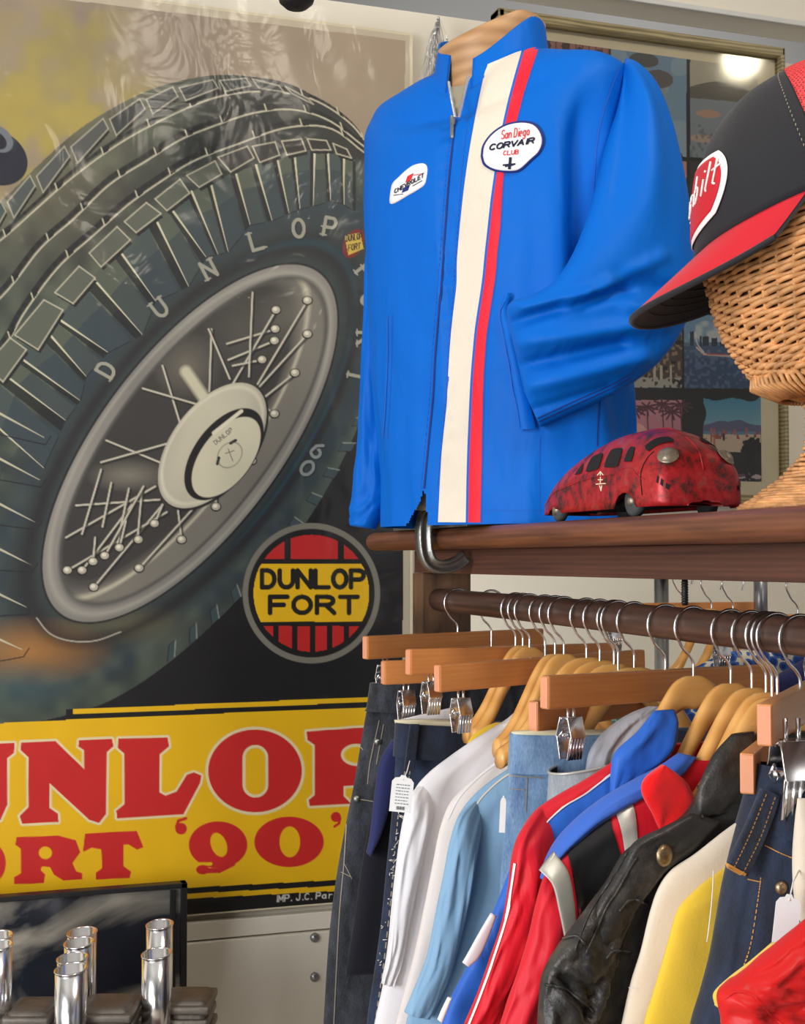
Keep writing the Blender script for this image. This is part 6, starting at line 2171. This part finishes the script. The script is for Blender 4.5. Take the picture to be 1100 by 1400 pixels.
def capp(th, t, off=0.0):
    """th: degrees round the crown, 0 front, + towards the lens; t 0 base .. 1 crown button"""
    a = math.radians(th)
    k = math.cos(t * math.pi / 2) ** 0.62
    hz = 0.128 * math.sin(t * math.pi / 2) ** 0.92
    front = max(0, math.cos(a))
    ra, rb = 0.110 + off, 0.104 + off
    f_ = ra * k * math.cos(a) - 0.034 * hz / 0.128
    l_ = rb * k * math.sin(a)
    d = 0.0016 * noise.noise(Vector((th / 30.0, t * 3, 2)))
    return CC + FWv * (f_ + d) + LTv * (l_ + d) + UPv * (hz + off * math.sin(t * 1.57))


def capgrid(a0, a1, t0, t1, na, nt_, off, name, mat, parent=None, thick=0.0012):
    vs, fs = [], []
    for i in range(na + 1):
        for j in range(nt_ + 1):
            tt = t0 + (t1 - t0) * j / nt_
            aa = a0 + (a1 - a0) * i / na
            sm_ = 96 - 24 * tt
            if name == 'front_panel': aa = -sm_ + 2 * sm_ * i / na
            if name == 'mesh_back': aa = sm_ - 1 + (362 - 2 * sm_) * i / na
            vs.append(capp(aa, tt, off))
    for i in range(na):
        for j in range(nt_):
            a = i * (nt_ + 1) + j
            fs.append((a, a + 1, a + nt_ + 2, a + nt_ + 1))
    o = mesh_obj(name, vs, fs, mat, parent or cap)
    m = o.modifiers.new('t', 'SOLIDIFY'); m.thickness = thick; m.offset = 0
    return o


fp_ = capgrid(-95, 95, 0, 0.995, 120, 40, 0.0, 'front_panel', M['capblk'])
def mat_net():
    m, nt, p = newmat('red_netting')
    co = coords(nt, (1, 1, 1))
    vo = N(nt, 'ShaderNodeTexVoronoi', Scale=420.0)
    vo.inputs['Randomness'].default_value = 0.25
    nt.links.new(co, vo.inputs['Vector'])
    rp = N(nt, 'ShaderNodeValToRGB')
    rp.color_ramp.elements[0].position = 0.25; rp.color_ramp.elements[0].color = lin((120, 10, 20)) + (1,)
    rp.color_ramp.elements[1].position = 0.6; rp.color_ramp.elements[1].color = lin((232, 62, 66)) + (1,)
    nt.links.new(vo.outputs['Distance'], rp.inputs[0]); nt.links.new(rp.outputs[0], p.inputs['Base Color'])
    b = N(nt, 'ShaderNodeBump', Strength=0.8, Distance=0.001)
    nt.links.new(vo.outputs['Distance'], b.inputs['Height']); nt.links.new(b.outputs[0], p.inputs['Normal'])
    p.inputs['Roughness'].default_value = 0.55
    return m
capgrid(94, 266, 0, 0.995, 120, 40, 0.001, 'mesh_back', mat_net())
# sweat band edge and stitching row
mb = MB()
for k in range(34):
    t0 = 0.03 + k * 0.027
    a, b = capp(89 - 24 * t0, t0, .001), capp(89 - 24 * t0, t0 + .012, .001)
    mb.tube([a, b], 0.0005, 4)
mb.build('seam_stitching', M['tan'], cap)
MB().lathe([(0.0001, .004), (.005, .003), (.0065, 0)], CC + UPv * 0.129 - FWv * 0.034, 16).build('crown_button', M['capblk'], cap)
# brim
vs, fs = [], []
nb, nl = 70, 26
for side in (0, 1):
    for i in range(nb + 1):
        a = -84 + 168 * i / nb
        ar = math.radians(a)
        for j in range(nl + 1):
            t = j / nl
            root_f, root_l = 0.109 * math.cos(ar), 0.103 * math.sin(ar)
            tip_f = 0.020 + 0.166 * max(0, math.cos(ar)) ** 0.75
            tip_l = 0.104 * math.copysign(abs(math.sin(ar)) ** 0.9, ar)
            f_ = root_f + (tip_f - root_f) * t if tip_f > root_f else root_f
            l_ = root_l + (tip_l - root_l) * t
            up = -1.0 * l_ * l_ * t ** 0.8 - 0.40 * max(0, f_ - root_f) - 0.0
            P = CC + FWv * f_ + LTv * l_ + UPv * (up - side * 0.0042)
            vs.append(P)
nn_ = (nb + 1) * (nl + 1)
fm = []
for i in range(nb):
    for j in range(nl):
        q = (i * (nl + 1) + j, i * (nl + 1) + j + 1, (i + 1) * (nl + 1) + j + 1, (i + 1) * (nl + 1) + j)
        fs.append(q); fm.append(0 if j < nl - 1 else 1)
        fs.append(tuple(v + nn_ for v in q[::-1])); fm.append(1)
    a, b = i * (nl + 1) + nl, (i + 1) * (nl + 1) + nl
    fs.append((a, b, b + nn_, a + nn_)); fm.append(1)
mesh_obj('brim', vs, fs, None, cap, mats=[M['capred'], M['capblk']], fm=fm, label='red-topped brim with a black underside')
edge = [ (vs[i * (nl + 1) + nl] + vs[nn_ + i * (nl + 1) + nl]) / 2 for i in range(nb + 1)]
MB().tube(edge, 0.0030, 8).build('brim_binding', M['capblk'], cap)
for r_ in (0.35, 0.5, 0.65, 0.8):
    j = int(nl * r_)
    MB().tube([vs[nn_ + i * (nl + 1) + j] - UPv * 0.0004 for i in range(6, nb - 5)], 0.0005, 4).build('brim_stitching', M['capblk'], cap)


def cappatch(a0, a1, t0, t1, off, name, mat, parent, rnd=0.5, n=24):
    vs, fs = [], []
    for i in range(n + 1):
        for j in range(n + 1):
            u, v = 2 * i / n - 1, 2 * j / n - 1
            u2, v2 = u * math.sqrt(1 - v * v * rnd * .5), v * math.sqrt(1 - u * u * rnd * .5)
            vs.append(capp((a0 + a1) / 2 + (a1 - a0) / 2 * u2, (t0 + t1) / 2 + (t1 - t0) / 2 * v2, off))
    for i in range(n):
        for j in range(n):
            a = i * (n + 1) + j
            fs.append((a, a + 1, a + n + 2, a + n + 1))
    o = mesh_obj(name, vs, fs, mat, parent)
    m = o.modifiers.new('t', 'SOLIDIFY'); m.thickness = 0.0008; m.offset = -1
    return o


bdg = cappatch(-46, 46, 0.05, 0.40, 0.0022, 'badge', M['piping'], cap, 0.7)
bdg['label'] = 'cream rim of the oval badge'
fld = cappatch(-42, 42, 0.075, 0.375, 0.0032, 'badge_field', M['capred'], bdg, 0.7)
mb = MB()
for stq in text_strokes('Peterbilt', (0, 0), (1, 0), (0.25, 1), cw=0.8):
    for a, b in zip(stq[:-1], stq[1:]):
        def mpq(q):
            return capp(-36 + q[0] / 7.6 * 76, 0.155 + q[1] * 0.115 + q[0] * 0.006, 0.0048)
        mb.tube([mpq(a), mpq(b)], 0.0011, 5)
mb.build('badge_lettering', M['piping'], bdg, label='cream script lettering')

# ------------------------------------------------------------------ lower left: dark glazed panel and chromed stacks
py_ = 2.44
x1_ = at(254, 1300, py_).x
zt2 = (at(254, 1203, py_).z + at(10, 1226, py_).z) / 2
fr2 = empty('framed_picture', (x1_ - 0.4, py_, 0.55), 'dark glossy picture in a thin black frame leaning below the tyre poster', 'picture')
mb = MB()
mb.boxr(x1_ - 0.9, x1_, py_ - 0.012, py_ + 0.012, zt2 - 0.009, zt2, 0.001)
mb.boxr(x1_ - 0.011, x1_, py_ - 0.012, py_ + 0.012, 0.55, zt2, 0.001)
mb.boxr(x1_ - 0.9, x1_ - 0.889, py_ - 0.012, py_ + 0.012, 0.55, zt2, 0.001)
mb.boxr(x1_ - 0.9, x1_, py_ - 0.012, py_ + 0.012, 0.55, 0.561, 0.001)
mb.boxr(x1_ - 0.030, x1_ - 0.020, py_ - 0.010, py_ + 0.0, 0.55, zt2 - .012, 0.001)
mb.build('frame', M['dark'], fr2, smooth=False)
m, nt, pb = newmat('dark_print_reflections')
nz = N(nt, 'ShaderNodeTexNoise', Scale=3.0, Detail=5.0, Distortion=1.2)
nt.links.new(coords(nt, (1, 1, 1.6)), nz.inputs['Vector'])
rp = N(nt, 'ShaderNodeValToRGB')
rp.color_ramp.elements[0].position = 0.42; rp.color_ramp.elements[0].color = lin((36, 40, 50)) + (1,)
rp.color_ramp.elements[1].position = 0.60; rp.color_ramp.elements[1].color = lin((176, 170, 156)) + (1,)  # pale end puts streaks reflected in the glossy face into the colour
nt.links.new(nz.outputs['Fac'], rp.inputs[0]); nt.links.new(rp.outputs[0], pb.inputs['Base Color'])
pb.inputs['Roughness'].default_value = 0.2
MB().boxr(x1_ - 0.892, x1_ - 0.008, py_ - 0.004, py_ + 0.006, 0.555, zt2 - 0.006).build('print', m, fr2, smooth=False)
v, f = film_grid(x1_ - 0.89, x1_ - 0.004, 0.56, zt2 - 0.004, py_ - 0.008, 0.006, 7.7, 40, 40)
mesh_obj('plastic_wrap', v, f, M['film'], fr2)
tb = MB().boxr(-0.75, 0.42, 1.72, 2.42, CAMZ - 0.93, CAMZ - 0.90, 0.003)
tag(tb.build('display_table', M['wood_dark'], None, smooth=False), 'dark timber display top below the view carrying the chromed stacks', 'table')


def stack(parent, px, py, Z, rpx):
    top = atZ(px, py, Z)
    r = rpx / F * Z
    zb = CAMZ - 0.76
    mb = MB()
    vs, fs = [], []
    n = 36
    dirc = Vector((-math.sin(YAW), -math.cos(YAW), 0))
    for (rr, flag) in ((r, 0), (r, 1), (r * 0.9, 1), (r * 0.9, 2)):
        for k in range(n):
            a = 2 * math.pi * k / n
            d = Vector((math.cos(a), math.sin(a), 0))
            zz = {0: zb, 1: top.z + 0.003 * d.dot(Vector((.7, .7, 0))), 2: top.z - 0.10}[flag]
            vs.append(Vector((top.x, top.y, 0)) + d * rr + Vector((0, 0, zz)))
    for j in range(3):
        for k in range(n):
            l = (k + 1) % n
            fs.append((j * n + k, j * n + l, (j + 1) * n + l, (j + 1) * n + k))
    fs.append(tuple(3 * n + k for k in range(n)))
    fs.append(tuple(range(n))[::-1])
    mb.add(vs, fs)
    mb.build('pipe', M['chrome'], parent)
    lip = [Vector((top.x, top.y, top.z)) + Vector((math.cos(a) * r, math.sin(a) * r, 0.003 * (math.cos(a) * .7 + math.sin(a) * .7))) for a in [2 * math.pi * k / 36 for k in range(36)]]
    MB().tube(lip, 0.0016, 6, closed=True).build('rolled_lip', M['chrome'], parent)
    return top, r


def manifold(label, pipes, px0, px1, pyt, Z):
    c = atZ((px0 + px1) / 2, pyt, Z)
    o = empty('intake_manifold', (c.x, c.y, CAMZ - 0.90), label, 'engine part', 'chrome pipe clusters below the poster')
    for q in pipes: stack(o, *q)
    a, b = atZ(px0, pyt, Z), atZ(px1, pyt, Z)
    mb = MB()
    mid = (a + b) / 2
    wdt = (b - a).length
    Rz = Matrix.Rotation(-YAW, 3, 'Z')
    for k in range(7):
        zz = -0.012 - k * 0.02
        mb.box(mid + Vector((0, 0, zz)), (wdt * (1 - 0.05 * (k % 2)), 0.10, 0.013), 0.004, Rz)
    mb.box(mid + Vector((0, 0, -0.10)), (wdt * 0.85, 0.085, 0.20), 0.01, Rz)
    zf = CAMZ - 0.90
    mb.box(Vector((mid.x, mid.y, (mid.z - 0.19 + zf) / 2)), (wdt * 0.7, 0.08, mid.z - 0.19 - zf), 0.004, Rz)
    mb.build('cast_body', M['cast'], o, label='grey ribbed casting')
    return o


manifold('middle cluster of four upright chrome pipes with slanted mouths', [(97, 1325, 1.96, 21.5), (99, 1310, 2.03, 20.5), (108, 1289, 2.14, 20), (112, 1275, 2.22, 20)], 112, 188, 1368, 2.02)
manifold('left cluster of chrome pipes cut by the left frame edge', [(-4, 1293, 2.05, 20), (-4, 1280, 2.13, 20), (-40, 1300, 2.0, 20)], 14, 78, 1372, 2.06)
manifold('right cluster of two chrome pipes in front of the black frame corner', [(214, 1304, 2.05, 20), (218, 1264, 2.20, 18)], 222, 292, 1358, 2.1)

# ------------------------------------------------------------------ lamp whose glow is caught by the picture glass
G = at(1012, 84, FY)
dG = G - CO
LP = G + Vector((dG.x, -dG.y, dG.z)) * 0.72
lo = empty('globe_lamp', LP, 'round glowing ceiling lamp reflected in the glass of the framed collage', 'lamp')
m, nt, pb = newmat('lamp_glow')
pb.inputs['Emission Color'].default_value = (1.0, 0.9, 0.68, 1)
pb.inputs['Emission Strength'].default_value = 45.0
MB().lathe([(0.07 * math.sin(math.pi * i / 16) + 1e-4, -0.07 * math.cos(math.pi * i / 16)) for i in range(17)], LP, 28).build('globe', m, lo)
MB().tube([LP + Vector((0, 0, .068)), (LP.x, LP.y, 3.6)], 0.006, 8).build('stem', M['dark'], lo)

# ------------------------------------------------------------------ second rack behind
R2X = 1.30
r2 = empty('rear_rack', (R2X, 1.9, 0), 'grey pipe rack standing behind the timber rack at the right', 'rack')
MB().tube([(R2X, 1.35, CAMZ - 0.02), (R2X, 2.31, CAMZ - 0.02)], 0.014, 16).build('rail', M['pipe'], r2)
u_ = at(1030, 810, 2.05)
MB().tube([(u_.x + .06, 2.12, CAMZ - 0.16), (u_.x + .06, 2.12, CAMZ + 0.02)], 0.0125, 20).build('drop_pipe', M['pipe'], r2)
MB().tube([(u_.x + .06, 2.12, CAMZ - 0.030), (u_.x + .06, 2.12, CAMZ - 0.022)], 0.018, 20).build('flange', M['pipe'], r2)
MB().tube([(R2X, 2.30, CAMZ - 0.02), (R2X, 2.30, 0)], 0.014, 16).build('upright', M['pipe'], r2)
MB().tube([(R2X, 1.36, CAMZ - 0.02), (R2X, 1.36, 0)], 0.014, 16).build('upright', M['pipe'], r2)


def rear(kind, y, dz, label, beta=0, group=None):
    o = hanger(kind, y, beta, 0, label, group)
    o.location = (R2X, y, CAMZ - 0.02 + dz)
    return o


for i, (k, y, lb) in enumerate((('C', 2.22, 'clip hanger on the rear rack, farthest and highest at the right'), ('S', 2.12, 'curved hanger on the rear rack behind the rail, farther one'), ('S', 2.05, 'curved hanger on the rear rack behind the rail, nearer one'), ('C', 1.86, 'clip hanger on the rear rack seen beneath the brown rail'), ('C', 1.62, 'nearest clip hanger on the rear rack seen between chrome hooks'))):
    rear(k, y, -0.012 if k == 'C' and y > 2 else -0.02, lb, 0, 'hangers on the rear rack')


def mat_print(name, a, b, c, sc=40):
    m, nt, p = newmat(name)
    vo = N(nt, 'ShaderNodeTexVoronoi', Scale=sc)
    nt.links.new(coords(nt), vo.inputs['Vector'])
    rp = N(nt, 'ShaderNodeValToRGB')
    rp.color_ramp.interpolation = 'CONSTANT'
    e = rp.color_ramp.elements
    e[0].color = lin(a) + (1,); e[1].position = 0.45; e[1].color = lin(b) + (1,)
    k = e.new(0.62); k.color = lin(c) + (1,)
    nt.links.new(vo.outputs['Distance'], rp.inputs[0]); nt.links.new(rp.outputs[0], p.inputs['Base Color'])
    p.inputs['Roughness'].default_value = 0.8
    return m


for (y, x0, x1, m_, lb, zt_) in ((2.19, 1.12, 1.50, mat_print('teal_print', (30, 80, 96), (40, 130, 140), (200, 200, 160)), 'teal patterned shirt on the rear rack, mostly hidden', -.26),
                             (1.95, 1.10, 1.50, mat_print('blue_print', (30, 60, 140), (60, 110, 190), (230, 225, 200), 60), 'blue patterned shirt on the rear rack under the brown rail', -.18),
                             (1.70, 1.12, 1.50, M['navy'], 'navy shirt on the rear rack beside the blue patterned one', -.165)):
    L = [Vector((R2X - .06, y, CAMZ + zt_ + .03)), Vector((R2X - .12, y, CAMZ + zt_ + .01)), Vector((x0, y, CAMZ + zt_ - .04)), Vector((x0 - .02, y, CAMZ + zt_ - .2)), Vector((x0 - .02, y, CAMZ + zt_ - .6))]
    o = empty('shirt', (R2X, y, CAMZ + zt_ - .6), lb, 'shirt')
    v, f = loft(L, mir(L, R2X), [.01, .02, .025, .025, .025], 30, 40, fold(.006, 6, y * 10), exp=.8, nrm=(0, -1, 0))
    mesh_obj('body', v, f, m_, o)
